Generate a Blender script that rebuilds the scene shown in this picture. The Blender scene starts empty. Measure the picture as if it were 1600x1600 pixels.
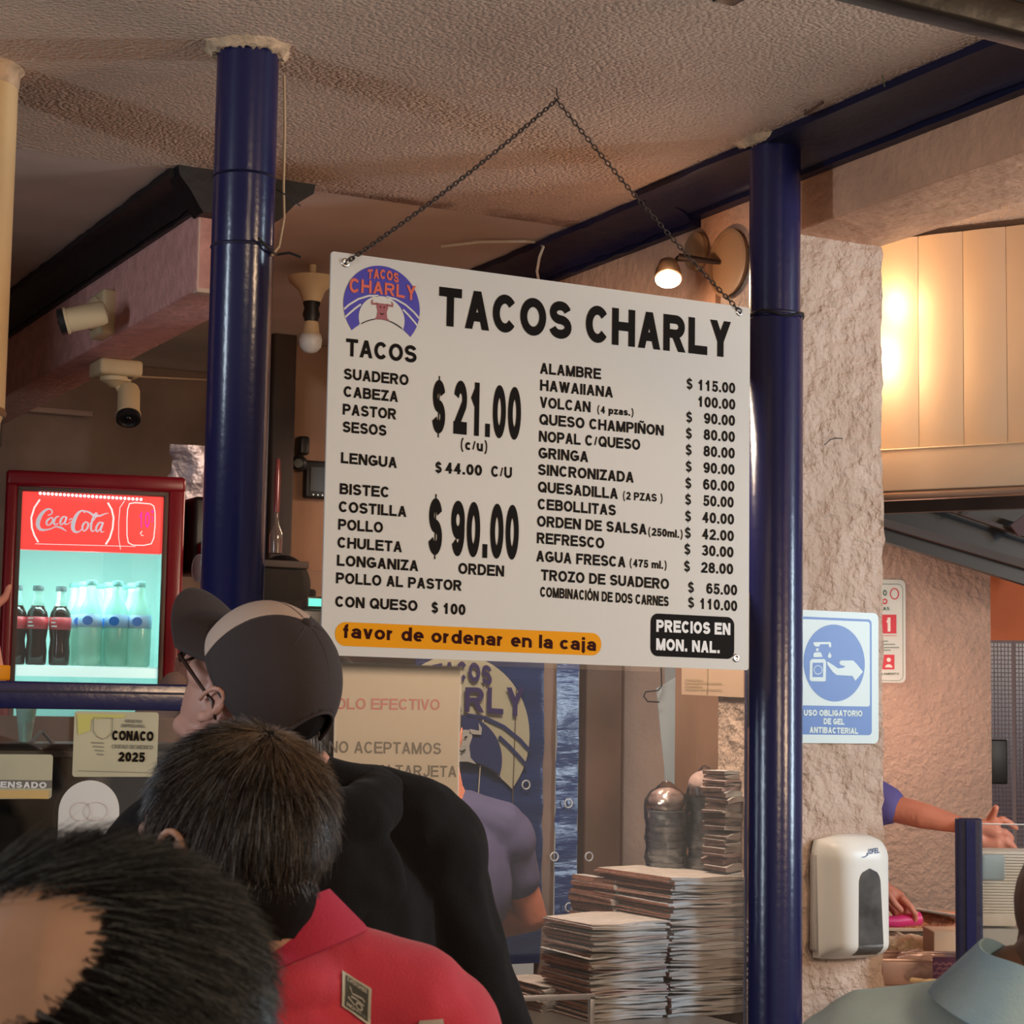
import bpy, bmesh, math, random
import numpy as np
from mathutils import Vector, Matrix, noise, Euler

S = bpy.context.scene
COL = S.collection
random.seed(7)
rng = np.random.default_rng(7)
PI = math.pi

# ------------------------------------------------------------------ camera
F = 3107.0                      # focal length in pixels of the 1600 px frame
CH = 1.50                       # eye height
up = np.array([500., 31000., -3107.]); up /= np.linalg.norm(up)
ax = np.array([6027., -408., -3107.]); ax -= ax.dot(up) * up; ax /= np.linalg.norm(ax)
ay = np.cross(up, ax)
RW = np.array([ax, ay, up])     # camera axes -> world axes (X along the counter, Y into the kitchen)
CAM = np.array([0., 0., CH])
cd = bpy.data.cameras.new('camera'); cd.sensor_width = 36.0; cd.lens = 36.0 * F / 1600.0
cd.clip_start = 0.05; cd.clip_end = 60
cd.dof.use_dof = True; cd.dof.focus_distance = 4.2; cd.dof.aperture_fstop = 22.0
co = bpy.data.objects.new('camera', cd); COL.objects.link(co)
m4 = Matrix.Identity(4)
for i in range(3):
    for j in range(3):
        m4[i][j] = RW[i][j]
m4.translation = Vector(CAM)
co.matrix_world = m4
S.camera = co

# ------------------------------------------------------------------ light
S.view_settings.view_transform = 'Standard'; S.view_settings.look = 'None'
S.view_settings.exposure = 0.17; S.view_settings.gamma = 1.0; S.view_settings.use_curve_mapping = False
W = bpy.data.worlds.new('world'); S.world = W; W.use_nodes = True
W.node_tree.nodes['Background'].inputs[0].default_value = (1.0, 0.86, 0.73, 1)
W.node_tree.nodes['Background'].inputs[1].default_value = 0.23

def area(name, loc, target, sx, sy, power, col):
    l = bpy.data.lights.new(name, 'AREA'); l.shape = 'RECTANGLE'; l.size = sx; l.size_y = sy
    l.energy = power; l.color = col
    o = bpy.data.objects.new(name, l); COL.objects.link(o); o.location = loc
    o.rotation_euler = (Vector(target) - Vector(loc)).to_track_quat('-Z', 'Y').to_euler()
    return o
def bulb(name, loc, power, col, r=0.03):
    l = bpy.data.lights.new(name, 'POINT'); l.energy = power; l.color = col; l.shadow_soft_size = r
    o = bpy.data.objects.new(name, l); COL.objects.link(o); o.location = loc
    return o
area('street_tube_right', (4.6, 1.9, 2.0), (1.8, 3.7, 2.1), 0.22, 1.3, 50, (0.72, 0.88, 1.0))
area('tube_left', (-2.2, 2.6, 1.9), (1.6, 3.7, 2.2), 0.25, 1.2, 40, (0.75, 0.88, 1.0))
area('warm_lamp_behind', (1.3, -2.4, 2.78), (1.6, 3.0, 2.6), 1.0, 0.8, 70, (1.0, 0.74, 0.48))
area('warm_lamp_right', (3.9, -0.6, 2.2), (2.0, 3.2, 2.8), 0.4, 0.5, 48, (1.0, 0.68, 0.42))
area('kitchen_lamp', (3.6, 6.1, 2.5), (3.4, 5.9, 1.0), 0.4, 0.4, 26, (1.0, 0.72, 0.5))
bulb('hood_bulb', (3.345, 4.323, 2.657), 1.3, (1.0, 0.70, 0.38), 0.04)
bulb('hood_fill', (3.275, 4.358, 2.512), 2.6, (1.0, 0.70, 0.42), 0.04)  # unseen fill added behind the pillar to warm the hood
bulb('rosy_glow', (4.45, 5.6, 1.55), 5, (1.0, 0.50, 0.34), 0.15)  # rosy point light just before the far wall
area('kitchen_fill', (2.290, 4.102, 2.280), (2.9, 4.7, 1.0), 0.4, 0.25, 17, (1.0, 0.76, 0.56))  # unseen fill added behind the board to brighten the kitchen wall and door

# ------------------------------------------------------------------ geometry helpers
def ray(px, py):
    return RW @ np.array([(px - 800.) / F, -(py - 800.) / F, -1.])
def onax(a, v, px, py):
    d = ray(px, py); return Vector(CAM + d * ((v - CAM[a]) / d[a]))
def PX(px, py, x): return onax(0, x, px, py)
def PY(px, py, y): return onax(1, y, px, py)
def PZ(px, py, z): return onax(2, z, px, py)
def PD(px, py, t): return Vector(CAM + ray(px, py) * t)
FWD = Vector((-RW[0][2], -RW[1][2], 0)).normalized()      # camera heading on the floor
RGT = Vector((FWD.y, -FWD.x, 0))

class Plane:
    """vertical plane: origin o, horizontal axis u, up v, normal n towards the viewer"""
    def __init__(s, o, u, v=(0, 0, 1)):
        s.o = Vector(o); s.u = Vector(u).normalized(); s.v = Vector(v).normalized(); s.n = s.u.cross(s.v).normalized()
    def uv(s, px, py):
        d = Vector(ray(px, py)); c = Vector(CAM)
        t = (s.o - c).dot(s.n) / d.dot(s.n); p = c + d * t - s.o
        return p.dot(s.u), p.dot(s.v)
    def w(s, a, b, h=0.0): return s.o + s.u * a + s.v * b + s.n * h
    def p(s, px, py, h=0.0): return s.w(*s.uv(px, py), h)

MATS = {}
def mat(name, col=(.5, .5, .5), rough=.5, metal=0., emit=None, es=1., bump=0., bscale=40., vary=0., vscale=4., trans=0., ior=1.45,
        bdetail=4., bdist=.01, spec=.5, alpha=1., col2=None, coat=0., voron=False, sheen=0., stretch=None, mixlo=.35, mixhi=.65):
    if name in MATS: return MATS[name]
    m = bpy.data.materials.new(name); m.use_nodes = True; nt = m.node_tree; b = nt.nodes['Principled BSDF']
    I = b.inputs
    I['Base Color'].default_value = (*col, 1); I['Roughness'].default_value = rough; I['Metallic'].default_value = metal
    I['IOR'].default_value = ior; I['Transmission Weight'].default_value = trans; I['Alpha'].default_value = alpha
    I['Specular IOR Level'].default_value = spec; I['Coat Weight'].default_value = coat; I['Sheen Weight'].default_value = sheen
    if emit: I['Emission Color'].default_value = (*emit, 1); I['Emission Strength'].default_value = es
    tc = nt.nodes.new('ShaderNodeTexCoord'); src = tc.outputs['Object']
    if stretch:
        mp = nt.nodes.new('ShaderNodeMapping'); mp.inputs['Scale'].default_value = stretch; nt.links.new(src, mp.inputs[0]); src = mp.outputs[0]
    if vary or col2:
        n = nt.nodes.new('ShaderNodeTexNoise'); n.inputs['Scale'].default_value = vscale; n.inputs['Detail'].default_value = 6
        nt.links.new(src, n.inputs['Vector'])
        r = nt.nodes.new('ShaderNodeValToRGB'); r.color_ramp.elements[0].position = mixlo; r.color_ramp.elements[1].position = mixhi
        c2 = col2 if col2 else tuple(min(1, c * (1 + vary)) for c in col)
        c1 = col if col2 else tuple(c * (1 - vary) for c in col)
        r.color_ramp.elements[0].color = (*c1, 1); r.color_ramp.elements[1].color = (*c2, 1)
        nt.links.new(n.outputs['Fac'], r.inputs[0]); nt.links.new(r.outputs[0], I['Base Color'])
    if bump:
        n = nt.nodes.new('ShaderNodeTexNoise'); n.inputs['Scale'].default_value = bscale; n.inputs['Detail'].default_value = bdetail
        nt.links.new(src, n.inputs['Vector']); h = n.outputs['Fac']
        if voron:
            v = nt.nodes.new('ShaderNodeTexVoronoi'); v.inputs['Scale'].default_value = bscale * .7; nt.links.new(src, v.inputs['Vector'])
            s = nt.nodes.new('ShaderNodeMath'); s.operation = 'SUBTRACT'; nt.links.new(h, s.inputs[0]); nt.links.new(v.outputs['Distance'], s.inputs[1]); h = s.outputs[0]
        bp = nt.nodes.new('ShaderNodeBump'); bp.inputs['Strength'].default_value = bump; bp.inputs['Distance'].default_value = bdist
        nt.links.new(h, bp.inputs['Height']); nt.links.new(bp.outputs[0], I['Normal'])
    MATS[name] = m
    return m

def sm(obj_mesh, ang=40):
    n = len(obj_mesh.polygons)
    obj_mesh.polygons.foreach_set('use_smooth', [True] * n)
    if ang < 179: obj_mesh.set_sharp_from_angle(angle=math.radians(ang))

def link(name, me, parent=None):
    o = bpy.data.objects.new(name, me); COL.objects.link(o)
    if parent is not None:
        o.parent = parent
        r = parent
        while r.parent is not None: r = r.parent
        if parent.parent is None: o.location = -Vector(parent.location)
    return o

class MB:
    def __init__(s): s.v = []; s.f = []; s.m = []; s.mi = 0
    def add(s, vs, fs):
        k = len(s.v); s.v += [tuple(v) for v in vs]; s.f += [tuple(i + k for i in f) for f in fs]; s.m += [s.mi] * len(fs); return s
    def box(s, c, size, U=None, V=None, N=None, bev=0.):
        c = Vector(c); h = [x / 2 for x in size]
        U = Vector(U) if U else Vector((1, 0, 0)); N = Vector(N) if N else Vector((0, 0, 1)); V = Vector(V) if V else N.cross(U)
        if bev <= 0:
            vs = [c + U * (a * h[0]) + V * (b * h[1]) + N * (d * h[2]) for d in (-1, 1) for b in (-1, 1) for a in (-1, 1)]
            return s.add(vs, [(0, 2, 3, 1), (4, 5, 7, 6), (0, 1, 5, 4), (2, 6, 7, 3), (0, 4, 6, 2), (1, 3, 7, 5)])
        bm = bmesh.new(); bmesh.ops.create_cube(bm, size=2)
        for v in bm.verts: v.co = Vector((v.co.x * h[0], v.co.y * h[1], v.co.z * h[2]))
        bmesh.ops.bevel(bm, geom=bm.edges[:] + bm.verts[:], offset=bev, segments=3, profile=.5, affect='EDGES')
        bm.verts.index_update()
        s.add([c + U * v.co.x + V * v.co.y + N * v.co.z for v in bm.verts], [[v.index for v in f.verts] for f in bm.faces]); bm.free(); return s
    def bar(s, a, b, w, h, bev=0., side=None):
        a = Vector(a); b = Vector(b); d = (b - a); L = d.length; d.normalize()
        sd = Vector(side) if side else Vector((0, 0, 1)).cross(d)
        if sd.length < .01: sd = Vector((1, 0, 0))
        sd = (sd - d * sd.dot(d)).normalized()
        return s.box((a + b) / 2, (L, w, h), d, sd, d.cross(sd), bev)
    def tube(s, pts, r, seg=12, closed=False, caps=True):
        pts = [Vector(p) for p in pts]; n = len(pts); rr = r if isinstance(r, (list, tuple)) else [r] * n
        rings = []; prev = None
        for i, p in enumerate(pts):
            if closed: t = pts[(i + 1) % n] - pts[i - 1]
            else: t = pts[min(i + 1, n - 1)] - pts[max(i - 1, 0)]
            t.normalize()
            if prev is None:
                q = Vector((0, 0, 1)) if abs(t.z) < .9 else Vector((1, 0, 0)); e = t.cross(q).normalized()
            else: e = (prev - t * prev.dot(t)).normalized()
            prev = e; g = t.cross(e)
            rings.append([p + (e * math.cos(2 * PI * k / seg) + g * math.sin(2 * PI * k / seg)) * rr[i] for k in range(seg)])
        vs = [v for R in rings for v in R]; fs = []
        for i in range(n if closed else n - 1):
            a = i * seg; b = ((i + 1) % n) * seg
            for k in range(seg): fs.append((a + k, a + (k + 1) % seg, b + (k + 1) % seg, b + k))
        if caps and not closed: fs += [tuple(range(seg))[::-1], tuple(range((n - 1) * seg, n * seg))]
        return s.add(vs, fs)
    def lathe(s, c, prof, axis=(0, 0, 1), seg=24):
        c = Vector(c); a = Vector(axis).normalized(); q = Vector((1, 0, 0)) if abs(a.x) < .9 else Vector((0, 1, 0))
        e = a.cross(q).normalized(); g = a.cross(e); n = len(prof); vs = []; fs = []
        for r, h in prof:
            for k in range(seg): vs.append(c + a * h + (e * math.cos(2 * PI * k / seg) + g * math.sin(2 * PI * k / seg)) * max(r, 1e-5))
        for i in range(n - 1):
            for k in range(seg): fs.append((i * seg + k, i * seg + (k + 1) % seg, (i + 1) * seg + (k + 1) % seg, (i + 1) * seg + k))
        fs += [tuple(range(seg))[::-1], tuple(range((n - 1) * seg, n * seg))]
        return s.add(vs, fs)
    def poly(s, pl, pts, h=0., th=0.):
        """flat polygon of (u,v) on plane pl, h in front of it, thickness th going back"""
        n = len(pts)
        if th <= 0: return s.add([pl.w(a, b, h) for a, b in pts], [tuple(range(n))])
        vs = [pl.w(a, b, h) for a, b in pts] + [pl.w(a, b, h - th) for a, b in pts]
        return s.add(vs, [tuple(range(n)), tuple(range(2 * n - 1, n - 1, -1))] + [(i, i + n, (i + 1) % n + n, (i + 1) % n) for i in range(n)])
    def sphere(s, c, r, seg=16, rings=10, M=None):
        c = Vector(c); r = r if isinstance(r, (tuple, list)) else (r,) * 3; vs = []; fs = []
        for i in range(rings + 1):
            t = PI * i / rings
            for k in range(seg):
                p = 2 * PI * k / seg; v = Vector((r[0] * math.sin(t) * math.cos(p), r[1] * math.sin(t) * math.sin(p), r[2] * math.cos(t)))
                vs.append(c + (M @ v if M else v))
        for i in range(rings):
            for k in range(seg): fs.append((i * seg + k, (i + 1) * seg + k, (i + 1) * seg + (k + 1) % seg, i * seg + (k + 1) % seg))
        return s.add(vs, fs)
    def build(s, name, mats, parent=None, smooth=40, fix=True):
        me = bpy.data.meshes.new(name); me.from_pydata(s.v, [], s.f)
        mats = mats if isinstance(mats, (list, tuple)) else [mats]
        for m in mats: me.materials.append(m)
        if len(mats) > 1: me.polygons.foreach_set('material_index', s.m)
        if fix:
            bm = bmesh.new(); bm.from_mesh(me); bmesh.ops.remove_doubles(bm, verts=bm.verts, dist=1e-5); bmesh.ops.recalc_face_normals(bm, faces=bm.faces); bm.to_mesh(me); bm.free()
        if smooth: sm(me, smooth)
        me.update()
        return link(name, me, parent)

def thing(name, label, cat, loc, group=None):
    o = bpy.data.objects.new(name, None); COL.objects.link(o); o.location = loc; o.empty_display_size = .05
    o['label'] = label; o['category'] = cat
    if group: o['group'] = group
    return o
def tag(o, label, cat, group=None, kind=None):
    if label: o['label'] = label
    if cat: o['category'] = cat
    if group: o['group'] = group
    if kind: o['kind'] = kind
    return o
def struct(o, label=None):
    o['kind'] = 'structure'
    if label: o['label'] = label
    return o
def displace(me, fn):
    me.update()
    n = len(me.vertices); nor = [v.normal.copy() for v in me.vertices]
    for v, q in zip(me.vertices, nor): v.co = v.co + q * fn(v.co)
    me.update()
def grid_mesh(o, du, dv, nu, nv, fn=None):
    """grid of points o + du*i/nu + dv*j/nv displaced by fn(u,v) vector"""
    vs = []; fs = []
    for j in range(nv + 1):
        for i in range(nu + 1):
            p = Vector(o) + Vector(du) * (i / nu) + Vector(dv) * (j / nv)
            if fn: p += fn(i / nu, j / nv, p)
            vs.append(p)
    for j in range(nv):
        for i in range(nu): a = j * (nu + 1) + i; fs.append((a, a + 1, a + nu + 2, a + nu + 1))
    return vs, fs

# ------------------------------------------------------------------ stroke lettering
def E(cx, cy, rx, ry, a0, a1, n=None):
    n = n or max(4, int(abs(a1 - a0) / 15))
    return [(cx + rx * math.cos(math.radians(a0 + (a1 - a0) * i / n)), cy + ry * math.sin(math.radians(a0 + (a1 - a0) * i / n))) for i in range(n + 1)]
O_ = lambda cx=.5, cy=.5, rx=.5, ry=.5: ('O', E(cx, cy, rx, ry, 0, 360, 28)[:-1])
L = lambda *p: ('L', list(p)); D = lambda *p: ('D', list(p)); B = lambda p: ('B', p)      # L square ends, D clipped diagonal, B butt ends
bowlP = L((0, 1), (.5, 1)); 
G = {
 'A': (1.0, [D((.0, 0), (.5, 1)), D((1, 0), (.5, 1)), B([(.2, .27), (.8, .27)])]),
 'B': (.96, [L((0, 0), (0, 1)), B([(0, 1)] + E(.58, .77, .36, .23, 90, -90) + [(0, .54)]), B([(0, .54)] + E(.62, .27, .38, .27, 90, -90) + [(0, 0)])]),
 'C': (1.0, [B(E(.5, .5, .5, .5, 38, 322, 22))]),
 'D': (1.0, [L((0, 0), (0, 1)), B([(0, 1)] + E(.45, .5, .55, .5, 90, -90, 16) + [(0, 0)])]),
 'E': (.92, [L((1, 1), (0, 1), (0, 0), (1.04, 0)), B([(0, .52), (1.08, .52)])]),
 'F': (.85, [L((1, 1), (0, 1), (0, 0)), B([(0, .5), (1.05, .5)])]),
 'G': (1.07, [B(E(.5, .5, .5, .5, 40, 340, 22)), L((.6, .44), (1, .44), (1, .16))]),
 'H': (1.0, [L((0, 0), (0, 1)), L((1, 0), (1, 1)), B([(0, .53), (1, .53)])]),
 'I': (.2, [L((.5, 0), (.5, 1))]),
 'J': (.78, [B([(1, 1.13), (1, .35)] + E(.5, .33, .5, .33, 0, -170))]),
 'L': (.84, [L((0, 1), (0, 0), (1, 0))]),
 'M': (1.15, [L((0, 0), (0, 1)), L((1, 0), (1, 1)), D((.0, 1), (.5, .0)), D((1, 1), (.5, .0))]),
 'N': (1.0, [L((0, 0), (0, 1)), L((1, 0), (1, 1)), D((0.0, 1), (1, 0))]),
 'O': (1.08, [O_()]),
 'P': (.93, [L((0, 0), (0, 1)), B([(0, 1)] + E(.6, .72, .4, .28, 90, -90) + [(0, .44)])]),
 'Q': (1.08, [O_(), B([(.58, .32), (1.08, -.08)])]),
 'R': (1.0, [L((0, 0), (0, 1)), B([(0, 1)] + E(.58, .74, .36, .26, 90, -90) + [(0, .48)]), D((.5, .48), (.98, -.0))]),
 'S': (.94, [B(E(.5, .755, .46, .245, 12, 270, 16) + E(.5, .255, .5, .255, 90, -168, 16)[1:])]),
 'T': (.9, [L((0, 1), (1, 1)), L((.5, 0), (.5, .9))]),
 'U': (1.0, [B([(0, 1.13), (0, .36)] + E(.5, .36, .5, .36, 180, 360) + [(1, 1.13)])]),
 'V': (.95, [D((0, 1), (.5, 0)), D((1, 1), (.5, 0))]),
 'W': (1.35, [D((0, 1), (.27, 0)), D((.27, 0), (.5, 1)), D((.5, 1), (.73, 0)), D((.73, 0), (1, 1))]),
 'Y': (.95, [D((0, 1), (.5, .42)), D((1, 1), (.5, .42)), L((.5, 0), (.5, .42))]),
 'Z': (.87, [L((0, 1), (1, 1)), L((0, 0), (1, 0)), D((.03, 0), (.97, 1))]),
 'X': (.95, [D((0, 0), (1, 1)), D((1, 0), (0, 1))]),
 '0': (.76, [O_()]),
 '1': (.76, [L((.62, 0), (.62, 1)), B([(.62, .95), (.12, .66)])]),
 '2': (.76, [B(E(.5, .7, .48, .3, 168, -25, 12) + [(.06, .06)]), L((0, 0), (1, 0))]),
 '3': (.76, [B(E(.48, .75, .44, .25, 160, -85, 12) + [(.36, .52)]), B([(.36, .52)] + E(.5, .26, .5, .26, 85, -165, 14))]),
 '4': (.78, [L((.72, 0), (.72, 1)), B([(.7, .98), (.03, .27), (1.15, .27)])]),
 '5': (.76, [L((.9, 1), (.22, 1)), B([(.2, 1.05), (.09, .47)] + E(.48, .3, .52, .32, 130, -165, 14))]),
 '6': (.76, [O_(.5, .3, .5, .3), B(E(.5, .55, .5, .45, 35, 180, 10) + [(0, .3)])]),
 '7': (.76, [L((0, 1), (1, 1)), B([(.98, 1.0), (.42, .4), (.3, -.12)])]),
 '8': (.76, [O_(.5, .76, .43, .24), O_(.5, .265, .5, .265)]),
 '9': (.76, [O_(.5, .7, .5, .3), B(E(.5, .45, .5, .45, 215, 360, 10) + [(1, .7)])]),
 '$': (.78, [B(E(.5, .755, .44, .245, 12, 270, 16) + E(.5, .255, .48, .255, 90, -168, 16)[1:]), ('T', [(.5, -.25), (.5, 1.25)])]),
 '.': (.24, [L((.5, .0), (.5, .02))]), '/': (.42, [('T2', [(0, 0), (1, 1)])]),
 '(': (.42, [('T2', E(1.9, .42, 1.9, .95, 122, 238, 8))]), ')': (.42, [('T2', E(-.9, .42, 1.9, .95, 58, -58, 8))]),
 ' ': (.3, []), ',': (.24, [L((.5, .0), (.4, -.1))]), '-': (.4, [B([(0, .4), (1, .4)])]),
 'Ó': (1.08, [O_(), B([(.42, 1.16), (.66, 1.36)])]),
 'Ñ': (1.0, [L((0, 0), (0, 1)), L((1, 0), (1, 1)), D((0.0, 1), (1, 0)), ('T2', [(.12, 1.22), (.36, 1.36), (.62, 1.24), (.88, 1.38)])]),
}
AS = 1.52
LC = {
 'a': (.76, [B(E(.5, .66, .48, .34, 165, 0, 8) + [(.98, -.2)]), O_(.47, .27, .47, .27)]),
 'c': (.76, [B(E(.5, .5, .5, .5, 40, 320, 16))]),
 'd': (.8, [O_(.45, .5, .45, .5), L((1, 0), (1, AS))]),
 'e': (.78, [B([(0.02, .5), (1, .5)] + E(.5, .5, .5, .5, 0, 312, 18)[1:])]),
 'f': (.5, [B([(.45, -.2), (.45, 1.15)] + E(.95, 1.15, .5, .37, 180, 80, 6)), B([(-.25, .93), (1.1, .93)])]),
 'j': (.3, [B([(.5, 1.15), (.5, -.2)] + E(-.1, -.2, .6, .3, 0, -80, 5)), L((.5, AS - .03), (.5, AS))]),
 'l': (.2, [L((.5, 0), (.5, AS))]),
 'm': (1.2, [L((0, 0), (0, 1)), B([(0, .6)] + E(.25, .62, .25, .38, 170, 0, 8) + [(.5, -.2)]), B([(.5, .6)] + E(.75, .62, .25, .38, 170, 0, 8) + [(1, -.2)])]),
 'n': (.78, [L((0, 0), (0, 1)), B([(0, .5)] + E(.5, .6, .5, .4, 170, 0, 8) + [(1, -.2)])]),
 'o': (.8, [O_()]),
 'p': (.8, [O_(.55, .5, .45, .5), L((0, -.5), (0, 1))]),
 'r': (.5, [L((0, 0), (0, 1)), B([(0, .45)] + E(.8, .5, .8, .45, 160, 75, 6))]),
 's': (.72, [B(E(.5, .755, .46, .245, 12, 270, 12) + E(.5, .255, .5, .255, 90, -168, 12)[1:])]),
 'u': (.78, [B([(0, 1.2), (0, .4)] + E(.5, .4, .5, .4, 180, 350, 8)), L((1, 0), (1, 1))]),
 'v': (.74, [D((0, 1), (.5, 0)), D((1, 1), (.5, 0))]),
 'z': (.7, [L((0, 1), (1, 1)), L((0, 0), (1, 0)), D((.03, 0), (.97, 1))]),
 'i': (.2, [L((.5, 0), (.5, 1)), L((.5, AS - .03), (.5, AS))]),
 't': (.5, [B([(.45, 1.6), (.45, .3)] + E(.95, .3, .5, .3, 180, 260, 5)), B([(-.25, .93), (1.1, .93)])]),
}
def offset_poly(pts, w, closed):
    n = len(pts); Lf = []; Rt = []
    for i in range(n):
        p = pts[i]
        a = pts[i - 1] if (closed or i > 0) else None; b = pts[(i + 1) % n] if (closed or i < n - 1) else None
        def nd(u, v):
            d = (v[0] - u[0], v[1] - u[1]); l = math.hypot(*d) or 1e-9; return (-d[1] / l, d[0] / l)
        if a is None: m = nd(p, b); k = 1
        elif b is None: m = nd(a, p); k = 1
        else:
            m1 = nd(a, p); m2 = nd(p, b); m = (m1[0] + m2[0], m1[1] + m2[1]); l = math.hypot(*m)
            if l < 1e-6: m = m1; k = 1
            else: m = (m[0] / l, m[1] / l); k = min(1.6, 1 / max(.3, m[0] * m1[0] + m[1] * m1[1]))
        Lf.append((p[0] + m[0] * w / 2 * k, p[1] + m[1] * w / 2 * k)); Rt.append((p[0] - m[0] * w / 2 * k, p[1] - m[1] * w / 2 * k))
    return [(Lf[i], Lf[(i + 1) % n], Rt[(i + 1) % n], Rt[i]) for i in range(n if closed else n - 1)]
def clipy(q, lo, hi):
    for sgn, lim in ((1, lo), (-1, -hi)):
        out = []
        for i in range(len(q)):
            a = q[i]; b = q[(i + 1) % len(q)]; fa = sgn * a[1] - lim; fb = sgn * b[1] - lim
            if fa >= 0: out.append(a)
            if fa * fb < 0: t = fa / (fa - fb); out.append((a[0] + (b[0] - a[0]) * t, a[1] + (b[1] - a[1]) * t))
        q = out
        if len(q) < 3: return []
    return q
def text_quads(s, w=.2, track=.12):
    """quads for the string at cap height 1, baseline 0; returns quads, total width"""
    x = 0; out = []
    for ch in s:
        if ch in LC: gw, st = LC[ch]; h = .74
        else: gw, st = G.get(ch, G[' ']); h = 1.0
        if ch not in 'Il.ji,()/ ': gw = w + (gw - w) * .80
        if ch in 'Il.ji,': gw = max(w, gw * w / .2)
        mx = lambda p: (x + w / 2 + p[0] * (gw - w), w / 2 + p[1] * (h - w))
        for kind, pts in st:
            raw = pts; md = lambda p: (x + w * .56 + p[0] * (gw - w * 1.12), p[1] * h if p[1] in (0, 1) or abs(p[1]) < .001 else w / 2 + p[1] * (h - w))
            pts = [(md if kind == 'D' else mx)(p) for p in pts]
            if kind == 'L' or kind == 'D':
                for (i, j) in ((0, 1), (-1, -2)):
                    e = w / 2 if kind == 'L' else (w if raw[i][1] in (0, 1) or abs(raw[i][1]) < .001 else w * .25)
                    d = (pts[i][0] - pts[j][0], pts[i][1] - pts[j][1]); l = math.hypot(*d) or 1; pts[i] = (pts[i][0] + d[0] / l * e, pts[i][1] + d[1] / l * e)
            ww = {'T': .06, 'T2': w * .62}.get(kind, w)
            for q in offset_poly(pts, ww, kind == 'O'):
                q = list(q)
                if kind == 'D': q = clipy(q, 0, h)
                if q: out.append(q)
        x += gw + track + (.02 if ch == '1' else 0)
    return out, x - track
def put_text(mb, pl, s, p0, p1, cap, w=.2, h=.0008, track=.11, warp=None, slant=0):
    u0, v0 = pl.uv(*p0); u1, v1 = pl.uv(*p1); hc = pl.uv(p0[0], p0[1] - cap)[1] - v0
    qs, tw = text_quads(s, w, track); sx = (u1 - u0) / tw; sl = (v1 - v0) / (u1 - u0)
    for kq, q in enumerate(qs):
        P = []
        for a, b in q:
            uu = u0 + (a + slant * b) * sx; vv = v0 + b * hc + (uu - u0) * sl
            if warp: uu, vv = warp(a / tw, b, uu, vv)
            P.append(pl.w(uu, vv, h + kq * 1.2e-6))
        mb.add(P, [tuple(range(len(P)))])
def stroke_px(mb, pl, pts, wpx, h, closed=False):
    """stroke through photo pixels on the plane"""
    uv = [pl.uv(*p) for p in pts]; a = pl.uv(*pts[0]); b = pl.uv(pts[0][0], pts[0][1] - 10); w = (b[1] - a[1]) * wpx / 10
    for q in offset_poly(uv, w, closed): mb.add([pl.w(x, y, h) for x, y in q], [(0, 1, 2, 3)])
def rrect(u0, v0, u1, v1, r, n=5):
    P = []
    for cx, cy, a in ((u1 - r, v1 - r, 0), (u0 + r, v1 - r, 90), (u0 + r, v0 + r, 180), (u1 - r, v0 + r, 270)):
        P += [(cx + r * math.cos(math.radians(a + 90 * i / n)), cy + r * math.sin(math.radians(a + 90 * i / n))) for i in range(n + 1)]
    return P

# ------------------------------------------------------------------ organic helpers
def blob(shapes, voxel, smooth=4, fac=.5):
    """union of ellipsoids ('s',c,r[,M]) and tapered capsules ('c',[(p,r),...]) -> one continuous mesh"""
    mb = MB()
    for sh in shapes:
        if sh[0] == 's': mb.sphere(sh[1], sh[2], 20, 14, sh[3] if len(sh) > 3 else None)
        else:
            ch = sh[1]
            for (p, r), (q, t) in zip(ch[:-1], ch[1:]):
                p = Vector(p); q = Vector(q); d = (q - p).length; n = max(1, int(d / (min(r, t) * .35)))
                for k in range(n + 1): f = k / n; mb.sphere(p.lerp(q, f), r + (t - r) * f, 12, 8)
    me = bpy.data.meshes.new('b'); me.from_pydata(mb.v, [], mb.f)
    o = bpy.data.objects.new('b', me); COL.objects.link(o)
    md = o.modifiers.new('r', 'REMESH'); md.mode = 'VOXEL'; md.voxel_size = voxel
    if smooth: s2 = o.modifiers.new('s', 'SMOOTH'); s2.factor = fac; s2.iterations = smooth
    dg = bpy.context.evaluated_depsgraph_get(); dg.update()
    out = bpy.data.meshes.new_from_object(o.evaluated_get(dg)); bpy.data.objects.remove(o)
    out.materials.clear()
    return out
def joinmesh(ms, name):
    V = []; Fc = []; k = 0
    for m in ms:
        V += [v.co[:] for v in m.vertices]; Fc += [tuple(i + k for i in p.vertices) for p in m.polygons]; k = len(V)
    me = bpy.data.meshes.new(name); me.from_pydata(V, [], Fc); me.update(); return me
def fin(me, name, m, parent):
    me.materials.clear(); me.materials.append(m); sm(me, 180); me.name = name
    return link(name, me, parent)

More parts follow.
